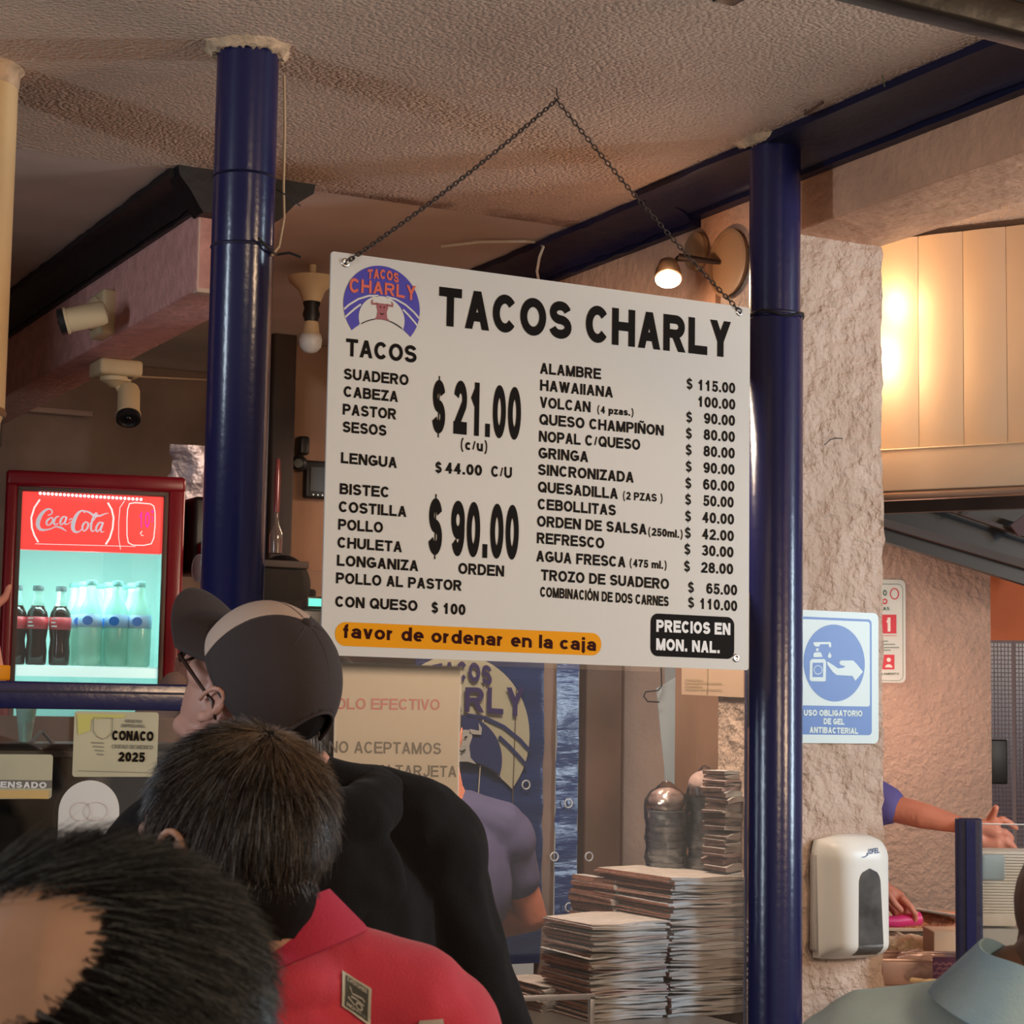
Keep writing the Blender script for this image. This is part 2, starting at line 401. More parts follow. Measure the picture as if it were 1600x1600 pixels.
def strands(name, parent, pts, nrm, dirfn, length, width, m, seg=4, cen=None, rad=None, lift=.35, jitter=.25, gs=None, offs=.004, Mi=None):
    """hair: one triangular tapered prism per strand, laid along the scalp"""
    n = len(pts); P = pts.copy(); K = seg + 1
    path = np.zeros((n, K, 3)); path[:, 0] = P
    D0 = dirfn(pts, nrm); D0 += rng.normal(0, jitter, D0.shape)
    Ls = length(pts) * rng.uniform(.65, 1.1, n) if callable(length) else length * rng.uniform(.65, 1.1, n)
    cur = P.copy()
    for k in range(1, K):
        d = dirfn(cur, nrm) * 1.0 + D0 * .6
        d /= np.linalg.norm(d, axis=1, keepdims=True) + 1e-9
        st = d + nrm * lift * (1.0 if k == 1 else .25)
        st /= np.linalg.norm(st, axis=1, keepdims=True)
        cur = cur + st * (Ls / seg)[:, None]
        if cen is not None:
            q = (cur - cen) / rad; l = np.linalg.norm(q, axis=1)
            mx = 1 + (offs * (1 + 2.0 * k / seg) * rng.uniform(.6, 1.6, n)) / rad.mean()
            l2 = np.minimum(l, mx); l2 = np.maximum(l2, 1.015)
            inside = (l > 1e-6)
            cur = np.where(inside[:, None], cen + q / l[:, None] * l2[:, None] * rad, cur)
        path[:, k] = cur
    T = np.gradient(path, axis=1); T /= np.linalg.norm(T, axis=2, keepdims=True) + 1e-9
    ref = np.tile(nrm[:, None, :], (1, K, 1)); A = np.cross(T, ref); A /= np.linalg.norm(A, axis=2, keepdims=True) + 1e-9; Bv = np.cross(T, A)
    wv = np.linspace(1, .25, K)[None, :, None] * width * rng.uniform(.6, 1.3, (n, 1, 1))
    V = np.zeros((n, K, 3, 3))
    for c in range(3):
        a = 2 * PI * c / 3; V[:, :, c] = path + (A * math.cos(a) + Bv * math.sin(a)) * wv / 2
    V = V.reshape(-1, 3)
    if Mi is not None: V = V @ Mi[:3, :3].T + Mi[:3, 3]
    base = (np.arange(n) * K * 3)[:, None, None, None]; kk = (np.arange(seg) * 3)[None, :, None, None]
    quad = np.array([[0, 1, 4, 3], [1, 2, 5, 4], [2, 0, 3, 5]])[None, None]
    Fq = (base + kk + quad).reshape(-1)
    me = bpy.data.meshes.new(name); nf = len(Fq) // 4
    me.vertices.add(len(V)); me.vertices.foreach_set('co', V.ravel())
    me.loops.add(len(Fq)); me.loops.foreach_set('vertex_index', Fq.astype(np.int32))
    me.polygons.add(nf); me.polygons.foreach_set('loop_start', (np.arange(nf) * 4).astype(np.int32))
    me.update(calc_edges=True)
    mats = m if isinstance(m, list) else [m]
    for q in mats: me.materials.append(q)
    if len(mats) > 1:
        pick = rng.choice(len(mats), n, p=gs); me.polygons.foreach_set('material_index', np.repeat(pick, seg * 3).astype(np.int32))
    me.polygons.foreach_set('use_smooth', [True] * nf); me.update()
    return link(name, me, parent)
def sample_mesh(me, n, region):
    me.calc_loop_triangles()
    V = np.array([v.co for v in me.vertices]); T = np.array([t.vertices for t in me.loop_triangles])
    a, b, c = V[T[:, 0]], V[T[:, 1]], V[T[:, 2]]; N = np.cross(b - a, c - a); A = np.linalg.norm(N, axis=1); N /= A[:, None] + 1e-12
    cen = (a + b + c) / 3; p = A * region(cen); p /= p.sum()
    k = rng.choice(len(T), n, p=p); r1 = np.sqrt(rng.random(n)); r2 = rng.random(n)
    P = a[k] * (1 - r1)[:, None] + b[k] * (r1 * (1 - r2))[:, None] + c[k] * (r1 * r2)[:, None]
    return P, N[k]

# ------------------------------------------------------------------ materials
def ceiling_mat():
    m = mat('popcorn_plaster', (.40, .275, .20), .55, bump=.9, bscale=135, bdetail=5, bdist=.008, voron=True, spec=.7)
    nt = m.node_tree; N = nt.nodes; Lk = nt.links; b = N['Principled BSDF']
    tc = N.new('ShaderNodeTexCoord'); sp = N.new('ShaderNodeSeparateXYZ'); Lk.new(tc.outputs['Object'], sp.inputs[0])
    n1 = N.new('ShaderNodeTexNoise'); n1.inputs['Scale'].default_value = 1.6; n1.inputs['Detail'].default_value = 5; Lk.new(tc.outputs['Object'], n1.inputs['Vector'])
    r = N.new('ShaderNodeValToRGB'); r.color_ramp.elements[0].position = .3; r.color_ramp.elements[1].position = .7
    r.color_ramp.elements[0].color = (.52, .36, .28, 1); r.color_ramp.elements[1].color = (.72, .53, .41, 1); Lk.new(n1.outputs['Fac'], r.inputs[0])
    # brown damp stain where the rough plaster ends (Y about 4.8, X 1.9 to 2.6)
    n2 = N.new('ShaderNodeTexNoise'); n2.inputs['Scale'].default_value = 5; n2.inputs['Detail'].default_value = 6; Lk.new(tc.outputs['Object'], n2.inputs['Vector'])
    a = N.new('ShaderNodeMath'); a.operation = 'MULTIPLY_ADD'; a.inputs[1].default_value = .35; Lk.new(n2.outputs['Fac'], a.inputs[0]); Lk.new(sp.outputs['Y'], a.inputs[2])
    c = N.new('ShaderNodeMath'); c.operation = 'SUBTRACT'; c.inputs[1].default_value = 4.98; Lk.new(a.outputs[0], c.inputs[0])
    d = N.new('ShaderNodeMath'); d.operation = 'ABSOLUTE'; Lk.new(c.outputs[0], d.inputs[0])
    e = N.new('ShaderNodeMapRange'); e.inputs[1].default_value = .015; e.inputs[2].default_value = .07; e.inputs[3].default_value = .75; e.inputs[4].default_value = 0; Lk.new(d.outputs[0], e.inputs[0])
    xr = N.new('ShaderNodeMapRange'); xr.inputs[1].default_value = 1.72; xr.inputs[2].default_value = 2.0; Lk.new(sp.outputs['X'], xr.inputs[0])
    em = N.new('ShaderNodeMath'); em.operation = 'MULTIPLY'; Lk.new(e.outputs[0], em.inputs[0]); Lk.new(xr.outputs[0], em.inputs[1])
    mx = N.new('ShaderNodeMix'); mx.data_type = 'RGBA'; Lk.new(em.outputs[0], mx.inputs[0]); Lk.new(r.outputs[0], mx.inputs[6]); mx.inputs[7].default_value = (.16, .075, .045, 1)
    # highlights on the grains, painted as pale specks
    v = N.new('ShaderNodeTexVoronoi'); v.inputs['Scale'].default_value = 95; v.inputs['Randomness'].default_value = 1; Lk.new(tc.outputs['Object'], v.inputs['Vector'])
    g = N.new('ShaderNodeMapRange'); g.inputs[1].default_value = .10; g.inputs[2].default_value = .26; g.inputs[3].default_value = .9; g.inputs[4].default_value = 0; Lk.new(v.outputs['Distance'], g.inputs[0])
    n3 = N.new('ShaderNodeTexNoise'); n3.inputs['Scale'].default_value = 9; Lk.new(tc.outputs['Object'], n3.inputs['Vector'])
    g2 = N.new('ShaderNodeMath'); g2.operation = 'MULTIPLY'; Lk.new(g.outputs[0], g2.inputs[0]); Lk.new(n3.outputs['Fac'], g2.inputs[1])
    m2 = N.new('ShaderNodeMix'); m2.data_type = 'RGBA'; Lk.new(g2.outputs[0], m2.inputs[0]); Lk.new(mx.outputs[2], m2.inputs[6]); m2.inputs[7].default_value = (.95, .80, .60, 1)
    Lk.new(m2.outputs[2], b.inputs['Base Color'])
    return m
CEIL = ceiling_mat()
SMOOTHC = mat('smooth_plaster', (.66, .52, .44), .7, bump=.15, bscale=12, col2=(.52, .40, .33), vscale=2)
ROUGH = mat('rough_stucco', (.60, .46, .38), .8, bump=1., bscale=26, bdetail=7, bdist=.035, col2=(.50, .37, .29), vscale=9)
PINK = mat('pink_stucco', (.66, .37, .235), .75, bump=.6, bscale=30, bdetail=6, bdist=.015, vary=.12, vscale=6)
BEAMP = mat('rose_stucco', (.60, .31, .28), .7, bump=.7, bscale=60, bdetail=5, bdist=.01, vary=.12, vscale=20)
KWALL = mat('kitchen_wall', (.28, .18, .14), .8, bump=.3, bscale=30, vary=.25, vscale=3)
WOODW = mat('stained_wall', (.35, .20, .125), .8, bump=.12, bscale=25, bdetail=6, col2=(.24, .125, .075), vscale=5, stretch=(1, 1, .35))
NAVY = mat('navy_gloss_paint', (.010, .012, .066), .22, bump=.12, bscale=60, bdist=.004, spec=.6)
BLKT = mat('unlit_black_trim', (.006, .005, .009), .5, bump=.25, bscale=40, bdist=.006)  # black-brown trim, its unlit darkness put into the colour
NAVYM = mat('navy_trim_paint', (.008, .009, .036), .45, spec=.35, bump=.25, bscale=40, bdist=.006)
BLACK = mat('black_plastic', (.012, .012, .013), .4)
DARKB = mat('dark_brown', (.045, .028, .022), .7, vary=.3, vscale=3)
CREAM = mat('cream_plastic', (.62, .48, .29), .5, vary=.08)
CREAMP = mat('warm_lit_metal', (.75, .55, .30), .35, bump=.1, bscale=20)  # galvanised duct, the warm light on it put into the cream colour
WHITE = mat('white_plastic', (.72, .73, .70), .35)
BOARD = mat('board_white', (.60, .585, .55), .42, spec=.3)
INK = mat('black_ink', (.008, .006, .005), .6, spec=.08)
METAL = mat('galvanised_metal', (.55, .55, .56), .3, 1.)
CHAINM = mat('chain_metal', (.07, .055, .05), .45, .8)
ROPE = mat('pale_cable', (.55, .40, .25), .6)
def glass(name='pane_glass', fac=.09, tint=(1, 1, 1), rough=.02):
    if name in MATS: return MATS[name]
    m = bpy.data.materials.new(name); m.use_nodes = True; nt = m.node_tree; nt.nodes.clear()
    o = nt.nodes.new('ShaderNodeOutputMaterial'); t = nt.nodes.new('ShaderNodeBsdfTransparent'); t.inputs[0].default_value = (*tint, 1)
    g = nt.nodes.new('ShaderNodeBsdfGlossy'); g.inputs['Roughness'].default_value = rough
    fr = nt.nodes.new('ShaderNodeFresnel'); fr.inputs[0].default_value = 1.5
    ad = nt.nodes.new('ShaderNodeMath'); ad.operation = 'MULTIPLY_ADD'; ad.inputs[1].default_value = 1.0; ad.inputs[2].default_value = fac - .04; ad.use_clamp = True
    mx = nt.nodes.new('ShaderNodeMixShader'); nt.links.new(fr.outputs[0], ad.inputs[0]); nt.links.new(ad.outputs[0], mx.inputs[0])
    nt.links.new(t.outputs[0], mx.inputs[1]); nt.links.new(g.outputs[0], mx.inputs[2]); nt.links.new(mx.outputs[0], o.inputs[0])
    MATS[name] = m; return m
GLASS = glass()

# ------------------------------------------------------------------ room shell
CZ = 2.85
YE = 4.78
struct(MB().box((1.75, (YE - 3.5) / 2, CZ + .06), (10.5, YE + 3.5, .12)).build('ceiling', CEIL, smooth=0))
struct(MB().box((1.75, (YE + 9.2) / 2, CZ + .062), (10.5, 9.2 - YE, .12)).build('ceiling', SMOOTHC, smooth=0))
struct(MB().box((1.75, 2.85, -.05), (10.5, 12.7, .1)).build('floor', mat('grey_tiles', (.2, .17, .15), .4, vary=.2), smooth=0))
struct(MB().box((1.0, 7.75, CZ / 2), (3.6, .15, CZ)).build('wall_back', KWALL, smooth=0))
struct(MB().box((-.85, 5.8, CZ / 2), (.15, 3.8, CZ)).build('wall_left', KWALL, smooth=0))
# right hand beam on its pillar, and the wall beside it inside the kitchen
struct(MB().box((2.94, 2.2, CZ - .085), (.28, 10.9, .17), bev=.006).build('ceiling_beam', PINK, smooth=30))
pil = grid_mesh((2.80, 3.95, 0), (.28, 0, 0), (0, 0, CZ - .17), 14, 130, lambda u, v, p: Vector((0, -.004 + .010 * noise.noise(p * 22) + .007 * noise.noise(p * 60), 0)) if 0 < u < 1 else Vector((.004 * noise.noise(p * 40), .002, 0)))
pv = [Vector((min(3.08, max(2.80, 2.80 + (v[0] - 2.80 - .02) / .24 * .28)) if .001 < v[0] - 2.80 < .279 else v[0], v[1] + (0 if .012 < v[0] - 2.80 < .268 else .045), v[2])) for v in pil[0]]
mb = MB(); mb.add(pv, pil[1]); mb.box((2.94, 4.115, (CZ - .17) / 2), (.279, .28, CZ - .17))
struct(mb.build('pillar', ROUGH, smooth=60, fix=False))
struct(MB().box((3.03, 4.50, 1.16), (.12, .46, 2.32)).build('wall_right', WOODW, smooth=0))
wr_end = PX(1060, 1200, 2.80)
struct(MB().box((2.94, 5.08, 2.50), (.278, 1.6, .37)).build('wall_lintel', PINK, smooth=0))
struct(MB().box((3.2, 7.6, 1.34), (.9, .15, 2.68)).build('wall_inner', DARKB, smooth=0))
# crown trims: stepped coved profile extruded along Y
def crown(name, x0, x1, z0, z1, ya, yb, side=1, m=NAVYM):
    """profile from ceiling edge x0 (near) to wall x1, from z1 at the ceiling down to z0"""
    pr = [(x1, z1), (x0, z1), (x0, z1 - .018)]
    for k in range(7):
        a = PI / 2 * k / 6; pr.append((x0 + (x1 - x0) * (.10 + .68 * math.sin(a)), z1 - .02 - (z1 - z0 - .030) * (1 - math.cos(a))))
    pr += [(x0 + (x1 - x0) * .84, z0 + .012), (x0 + (x1 - x0) * .84, z0), (x1, z0)]
    n = len(pr); ny = 60; vs = []; fs = []
    for j in range(ny + 1):
        y = ya + (yb - ya) * j / ny
        for i, (x, z) in enumerate(pr):
            w = .004 * noise.noise(Vector((i * .9, y * 9, 3))); vs.append((x + w, y, z + (.006 * noise.noise(Vector((i, y * 14, 0))) if 0 < i < n - 1 else 0)))
    for j in range(ny):
        for i in range(n): a = j * n + i; b = j * n + (i + 1) % n; fs.append((a, b, b + n, a + n))
    fs += [tuple(range(n)), tuple(range(ny * n, ny * n + n))]
    o = MB().add(vs, fs).build(name, m, smooth=50); struct(o); return o
crown('trim_1', 2.595, 2.80, 2.800, CZ, -2.0, 4.35)
crown('trim_2', 2.640, 2.80, 2.780, CZ, 4.35, 5.9)
# left beam with its capital
struct(MB().box((1.64, 6.2, 2.70), (.16, 2.85, .30), bev=.006).build('ceiling_beam', BEAMP, smooth=30))
crown('trim_3', 1.475, 1.56, 2.75, CZ, 4.76, 7.6, m=BLKT)
mb = MB(); pr = [(1.485, CZ), (1.855, CZ), (1.850, 2.825), (1.80, 2.79), (1.76, 2.745), (1.735, 2.735), (1.555, 2.738), (1.545, 2.75), (1.52, 2.79), (1.49, 2.825)]
mb.add([(x, 4.72, z) for x, z in pr] + [(x, 4.80, z) for x, z in pr], [tuple(range(10)), tuple(range(19, 9, -1))] + [(i, (i + 1) % 10, (i + 1) % 10 + 10, i + 10) for i in range(10)])
struct(mb.build('trim_4', BLKT, smooth=20))
struct(MB().box((1.645, 4.79, 2.64), (.165, .03, .19)).build('trim_6', SMOOTHC, smooth=0))
struct(MB().box((1.0, 7.62, PY(260, 562, 7.6).z), (2.2, .1, .07), bev=.01).build('trim_5', BLACK, smooth=30))

# ------------------------------------------------------------------ columns
def column(name, label, x, y, r1, r2, zj, rings):
    t = thing(name, label, 'column', (x, y, 0))
    pr = [(r2, 0), (r2, zj - .004), (r2 - .002, zj + .002), (r1, zj + .004), (r1, CZ)]
    MB().lathe((x, y, 0), pr, seg=48).build('shaft', NAVY, t, 50)
    for z, rr, hh in rings:
        MB().lathe((x, y, z), [(rr, -hh), (rr + .0022, 0), (rr, hh)], seg=48).build('band', NAVYM, t, 60)
    # broken plaster collar at the ceiling
    vs = []; fs = []; n = 60
    for k in range(n):
        a = 2 * PI * k / n; q = noise.noise(Vector((math.cos(a) * 2.2 + x, math.sin(a) * 2.2, 1))); q2 = noise.noise(Vector((math.cos(a) * 9, math.sin(a) * 9 + x, 5)))
        for (dr, dz) in ((-.004, -.014 + q2 * .018), (.010 + .008 * q2, -.016 + .006 * q), (.018 + .014 * q, -.010), (.030 + .02 * q + .01 * q2, .002)):
            vs.append((x + math.cos(a) * (r1 + dr), y + math.sin(a) * (r1 + dr), CZ + dz))
    for k in range(n):
        for i in range(3): a = k * 4 + i; b = ((k + 1) % n) * 4 + i; fs.append((a, b, b + 1, a + 1))
    MB().add(vs, fs).build('plaster_collar', mat('broken_plaster', (.58, .42, .28), .8, bump=.8, bscale=60, vary=.25, vscale=30), t, 50)
    return t
colL = column('round_column', 'navy painted round column left of the menu board with a cable tied to it', 1.337, 3.80, .0635, .0635, 1.5, [(PY(388, 267, 3.74).z, .0635, .003), (PY(385, 378, 3.74).z, .0635, .004)])
colR = column('round_column', 'navy painted round column right of the menu board beside the stucco pillar', 2.652, 3.80, .0600, .0665, PY(1218, 492, 3.74).z, [(PY(1218, 485, 3.74).z, .0635, .004)])
MB().tube([PY(444, 118, 3.80), PY(445, 200, 3.79), PY(443, 290, 3.79), PY(444, 340, 3.78), PY(436, 385, 3.77), PY(424, 400, 3.75)], .0028, 8).build('tied_cable', ROPE, colL)
MB().tube([PY(404, 372, 3.72), PY(424, 392, 3.735), PY(432, 398, 3.76), PY(452, 395, 3.75), PY(470, 402, 3.74)], .0026, 8).build('wire_tail', BLACK, colL)
MB().tube([PY(432, 296, 3.76), PY(452, 308, 3.75), PY(469, 322, 3.74)], .0016, 6).build('wire_tail', BLACK, colL)
mb = MB(); w0 = []
for k in range(13):
    a = PI * 1.02 + PI * .96 * k / 12; w0.append((2.652 + .0675 * math.cos(a), 3.80 + .0675 * math.sin(a), PY(1218, 488, 3.74).z + .008 * math.sin(k * .9)))
mb.tube(w0, .0022, 6).build('wire_tail', BLACK, colR)
# warm-lit flue at the far left
fp = PZ(28, 118, CZ)
t = thing('flue_pipe', 'warm-lit cream metal pipe rising to the ceiling at the left edge', 'pipe', (fp.x - .10, fp.y, 1.9))
zj = PD(20, 652, 4.25).z; zend = PD(10, 736, 4.25).z
MB().lathe((fp.x - .10, fp.y, 0), [(.088, zend), (.09, zj - .09), (.092, zj - .02), (.098, zj), (.1, zj + .004), (.1, CZ)], seg=40).build('shaft', CREAMP, t, 50)
MB().lathe((fp.x - .10, fp.y, zj), [(.1, -.008), (.104, 0), (.1, .008)], seg=40).build('band', mat('brown_joint', (.25, .14, .07), .5), t, 50)
MB().lathe((fp.x - .10, fp.y, CZ), [(.099, -.05), (.102, -.03), (.104, -.008), (.112, .0)], seg=40).build('plaster_collar', MATS['broken_plaster'], t, 50)
MB().bar((fp.x - .10 + .098, fp.y + .03, zend + .05), (fp.x - .10 + .098, fp.y + .03, CZ - .02), .012, .012).build('seam', mat('dark_seam', (.03, .02, .02), .6), t)

# ------------------------------------------------------------------ hanging menu board
SP = Plane((1.460, 3.6145, 1.607), (1, 0, -.006))
sb = thing('menu_board', 'large white price board hanging on a chain between the navy columns', 'sign', tuple(PY(840, 1040, 3.62)))
uv = [SP.uv(*p) for p in ((522, 390), (1175.6, 480), (1169, 1045.6), (501, 1020.5))]
u0 = (uv[0][0] + uv[3][0]) / 2; u1 = (uv[1][0] + uv[2][0]) / 2; v0 = (uv[2][1] + uv[3][1]) / 2; v1 = (uv[0][1] + uv[1][1]) / 2
MB().poly(SP, rrect(u0, v0, u1, v1, .006, 3), 0, .005).build('panel', BOARD, sb, 30)
ORA = mat('amber_print', (.80, .32, .004), .5, spec=.1); MAROON = mat('maroon_ink', (.035, .004, .002), .6, spec=.08)
def line(pl, parent, s, x0, y0, x1, y1, cap, w=.19, m=INK, h=.0009, **k):
    if 'track' not in k and w < .16: k['track'] = .14
    mb = MB(); put_text(mb, pl, s, (x0, y0), (x1, y1), cap, w, h, **k); return mb.build('lettering', m, parent, 0, fix=False)
a = SP.uv(523.6, 988); b = SP.uv(939.5, 1006); hh = (SP.uv(540, 969)[1] - SP.uv(540, 1006.5)[1])
mb = MB(); vm = (a[1] + b[1]) / 2; mb.poly(SP, [(x, y) for x, y in rrect(a[0], vm - hh / 2, b[0], vm + hh / 2, hh * .48, 8)], .0006); mb.build('amber_band', ORA, sb, 0, fix=False)
a = SP.uv(1017, 954.8); b = SP.uv(1147, 1025.9)
MB().poly(SP, rrect(a[0], b[1], b[0], a[1], .018, 6), .0006).build('black_label', INK, sb, 0, fix=False)
LN = [('TACOS CHARLY', 688, 507.5, 1144, 555.5, 60.5, .24), ('TACOS', 542.8, 556.2, 653, 566.8, 27.5, .21),
 ('SUADERO', 539.4, 592.6, 640.2, 602, 17.3), ('CABEZA', 539, 620, 623.8, 628), ('PASTOR', 537.4, 647.8, 620.8, 655.3), ('SESOS', 537.1, 675.2, 605.3, 681),
 ('LENGUA', 534.2, 723.6, 621.5, 731), ('21.00', 710, 676.4, 815, 686.5, 84, .235), ('$', 676.2, 675.5, 697, 677.5, 84, .235),
 ('(c/u)', 721, 701, 763.3, 705, 17), ('$', 681.4, 737.5, 691.5, 738.5), ('44.00', 697, 738.5, 754.3, 742.3), ('C/U', 768.9, 743.3, 801, 745.8, 17.5),
 ('BISTEC', 532, 772, 609.6, 777.2), ('COSTILLA', 530.4, 799.8, 636, 807.3), ('POLLO', 529.3, 827.6, 599, 832.2), ('CHULETA', 528, 855.7, 628.7, 862.4),
 ('LONGANIZA', 527, 883.8, 654, 891.8), ('POLLO AL PASTOR', 525.4, 911.3, 721.6, 922), ('CON QUESO', 524, 948, 652.3, 954.2), ('$', 674.4, 956.5, 684.6, 957.2), ('100', 691.5, 957.8, 727.3, 960),
 ('90.00', 704.8, 867.3, 810.5, 873.2, 87, .235), ('$', 669.2, 865.5, 691, 866.8, 89, .235), ('ORDEN', 716.7, 895.3, 788, 899.3, 17.5),
 ('ALAMBRE', 846, 582, 941, 590.5), ('HAWAIIANA', 846, 608.3, 959.7, 618.9), ('VOLCAN', 845.4, 635, 924.5, 642.2), ('(4 pzas.)', 935, 643, 992, 647.5, 11.5),
 ('QUESO CHAMPIÑON', 844.5, 661.5, 1038.5, 677.9), ('NOPAL C/QUESO', 843.8, 688, 1001.7, 700.5), ('GRINGA', 843, 714, 920.5, 720), ('SINCRONIZADA', 842, 740, 991.5, 751.5),
 ('QUESADILLA', 841.9, 767, 966.5, 777.2), ('(2 PZAS )', 974.4, 777.5, 1036.6, 781.5, 12.5), ('CEBOLLITAS', 841.4, 793.8, 963.2, 803), ('ORDEN DE SALSA', 840.2, 820.6, 1011.2, 832.4),
 ('(250ml.)', 1013.6, 833.5, 1067.7, 837.5, 12.5), ('REFRESCO', 839.7, 846.8, 944.7, 854.6), ('AGUA FRESCA', 838.5, 875.1, 978, 883.8), ('(475 ml.)', 984.3, 882.5, 1042.5, 886, 12.5),
 ('TROZO DE SUADERO', 846, 904.5, 1045.6, 917.6), ('COMBINACIÓN DE DOS CARNES', 844.5, 930.3, 1044.9, 944.2, 16)]
nums = [('115.00', 1092, 606.2, 1150.6, 611.3, 1074.8), ('100.00', 1091.5, 632, 1150.6, 636.8, None), ('90.00', 1101.9, 658.2, 1150, 662, 1074), ('80.00', 1101.4, 683.6, 1149.7, 687.3, 1073.4),
 ('80.00', 1101, 709.3, 1149.4, 712.9, 1073), ('90.00', 1100.7, 735.2, 1149, 738.5, 1072.9), ('60.00', 1100.2, 761.2, 1148.5, 764.5, 1072.2), ('50.00', 1100, 786.7, 1147.3, 789.4, 1071.7),
 ('40.00', 1098.3, 812.8, 1147.8, 816, 1071.5), ('42.00', 1097.9, 838.8, 1147.3, 842, 1071), ('30.00', 1097.4, 864.3, 1146.6, 867.3, 1070.2), ('28.00', 1096.2, 891, 1146, 893.6, 1069.5),
 ('65.00', 1104.3, 923.8, 1152, 926.4, 1075.5), ('110.00', 1093, 947.5, 1152, 951.2, 1075.5)]
for s, x0, y0, x1, y1, dx in nums:
    LN.append((s, x0, y0, x1, y1, 16.8, .20))
    if dx: LN.append(('$', dx, y0 - 1.8, dx + 9.2, y0 - 1.2, 16.5, .18))
for e in LN:
    cap = e[5] if len(e) > 5 else 17.2; line(SP, sb, e[0], e[1], e[2], e[3], e[4], cap, e[6] if len(e) > 6 else .215)
line(SP, sb, 'favor de ordenar en la caja', 535, 996.3, 931, 1014.4, 21.5, .2, MAROON, .001)
PW = mat('print_white', (.75, .75, .75), .5)
line(SP, sb, 'PRECIOS EN', 1025.4, 983.8, 1141, 988.3, 19, .25, PW, .001, track=.09); line(SP, sb, 'MON. NAL.', 1025, 1012.3, 1124.5, 1016.8, 18.5, .25, PW, .001, track=.09)

# round emblem, shared by the board and the banner: (a, b) in radii -> plane
def emblem(pl, parent, c, R, colA, colB, colT, colBull, h=.0008, only=None):
    ang0 = math.degrees(math.atan2(-.68, .8))
    arc = E(0, 0, 1, 1, ang0, 180 - ang0, 60); lower = [( -.8 + 1.6 * k / 24, -.30 - .38 * abs(-1 + 2 * k / 24) ** 2.0) for k in range(25)]
    tr = lambda P: [(c[0] + x * R, c[1] + y * R) for x, y in P]
    vs = []; top = E(0, 0, 1, 1, 180 - ang0, ang0, 48); lo = [(-.8 + 1.6 * k / 48, -.30 - .38 * abs(-1 + 2 * k / 48) ** 2.0) for k in range(49)]
    mb = MB(); P = tr(top); Q = tr(lo)
    for k in range(48): mb.add([pl.w(*P[k], h), pl.w(*P[k + 1], h), pl.w(*Q[k + 1], h), pl.w(*Q[k], h)], [(0, 1, 2, 3)])
    mb.build('emblem_disc', colA, parent, 0, fix=False)
    mb = MB()
    dome = [(.60 * math.cos(math.radians(a)), -.30 + .56 * math.sin(math.radians(a))) for a in range(-22, 203, 5)]
    dl = [(.6 * x, -.30 - .38 * (.6 * x) ** 2 / .64 * 1.0) for x in [1 - 2 * k / (len(dome) - 1) for k in range(len(dome))]]
    P = tr(dome); Q = tr(dl)
    for k in range(len(P) - 1): mb.add([pl.w(*P[k], h * 1.6), pl.w(*P[k + 1], h * 1.6), pl.w(*Q[k + 1], h * 1.6), pl.w(*Q[k], h * 1.6)], [(0, 1, 2, 3)])
    for sgn in (-1, 1):
        for pts in ([(.1, .26), (.35, .23), (.62, .12), (.85, -.04), (.985, -.17)], [(.55, .0), (.7, -.12), (.85, -.26), (.95, -.36)]):
            for q in offset_poly(tr([(sgn * x, y) for x, y in pts]), .045 * R, False): mb.add([pl.w(x, y, h * 1.6) for x, y in q], [(0, 1, 2, 3)])
    mb.build('emblem_stripes', colB, parent, 0, fix=False)
    mb = MB()
    for s, xa, xb, y, cp, kk, tw in (('TACOS', -.40, .42, .62, .24, .16, .24), ('CHARLY', -.86, .88, .30, .30, -.12, .2)):
        qs, t2 = text_quads(s, tw, .12)
        for kq, q in enumerate(qs):
            pp = []
            for a_, b_ in q:
                f = a_ / t2; xx = xa + (xb - xa) * f; g = (2 * f - 1); sc = 1 + (.25 * g * g if s == 'CHARLY' else 0)
                pp.append((xx, y + b_ * cp * sc + kk * (0 if s != 'TACOS' else 1) * (1 - g * g) * .35 + (-.06 * g * g if s == 'CHARLY' else 0)))
            mb.add([pl.w(x, y_, h * 2.2 + kq * 3e-6) for x, y_ in tr(pp)], [tuple(range(len(pp)))])
    mb.build('emblem_lettering', colT, parent, 0, fix=False)
    mb = MB()
    body = [(-.20, -.34), (-.14, -.26), (-.12, -.12), (-.15, 0), (-.12, .08), (.12, .08), (.16, 0), (.12, -.12), (.14, -.26), (.22, -.34), (.1, -.31), (-.1, -.31)]
    P = tr(body); mb.add([pl.w(x, y, h * 2.4) for x, y in P], [tuple(range(len(P)))])
    for sgn in (-1, 1):
        hn = [(sgn * .12, .03), (sgn * .28, .02), (sgn * .29, .1), (sgn * .24, .17), (sgn * .25, .07), (sgn * .12, .09)]
        mb.add([pl.w(x, y, h * 2.4) for x, y in tr(hn)], [tuple(range(6))])
    mb.build('bull_head', colBull, parent, 0, fix=False)
    mb = MB()
    for q in offset_poly(tr(lower[4:21]), .022 * R, False): mb.add([pl.w(x, y, h * 2) for x, y in q], [(0, 1, 2, 3)])
    for e in ([(-.07, .0), (-.03, -.02)], [(.07, 0), (.03, -.02)], [(-.05, -.16), (0, -.19), (.05, -.16)]):
        for q in offset_poly(tr(e), .02 * R, False): mb.add([pl.w(x, y, h * 3) for x, y in q], [(0, 1, 2, 3)])
    mb.build('emblem_outline', INK, parent, 0, fix=False)
eb = mat('emblem_blue', (.035, .03, .36), .4); eo = mat('emblem_orange', (.62, .11, .07), .45); ew = BOARD
c = SP.uv(599.6, 479.5); e1 = SP.uv(537.3, 479); R = c[0] - e1[0]
R = (R + (SP.uv(599.6, 417.5)[1] - c[1])) / 2
emblem(SP, sb, c, R, eb, ew, eo, mat('bull_brown', (.30, .08, .10), .5))
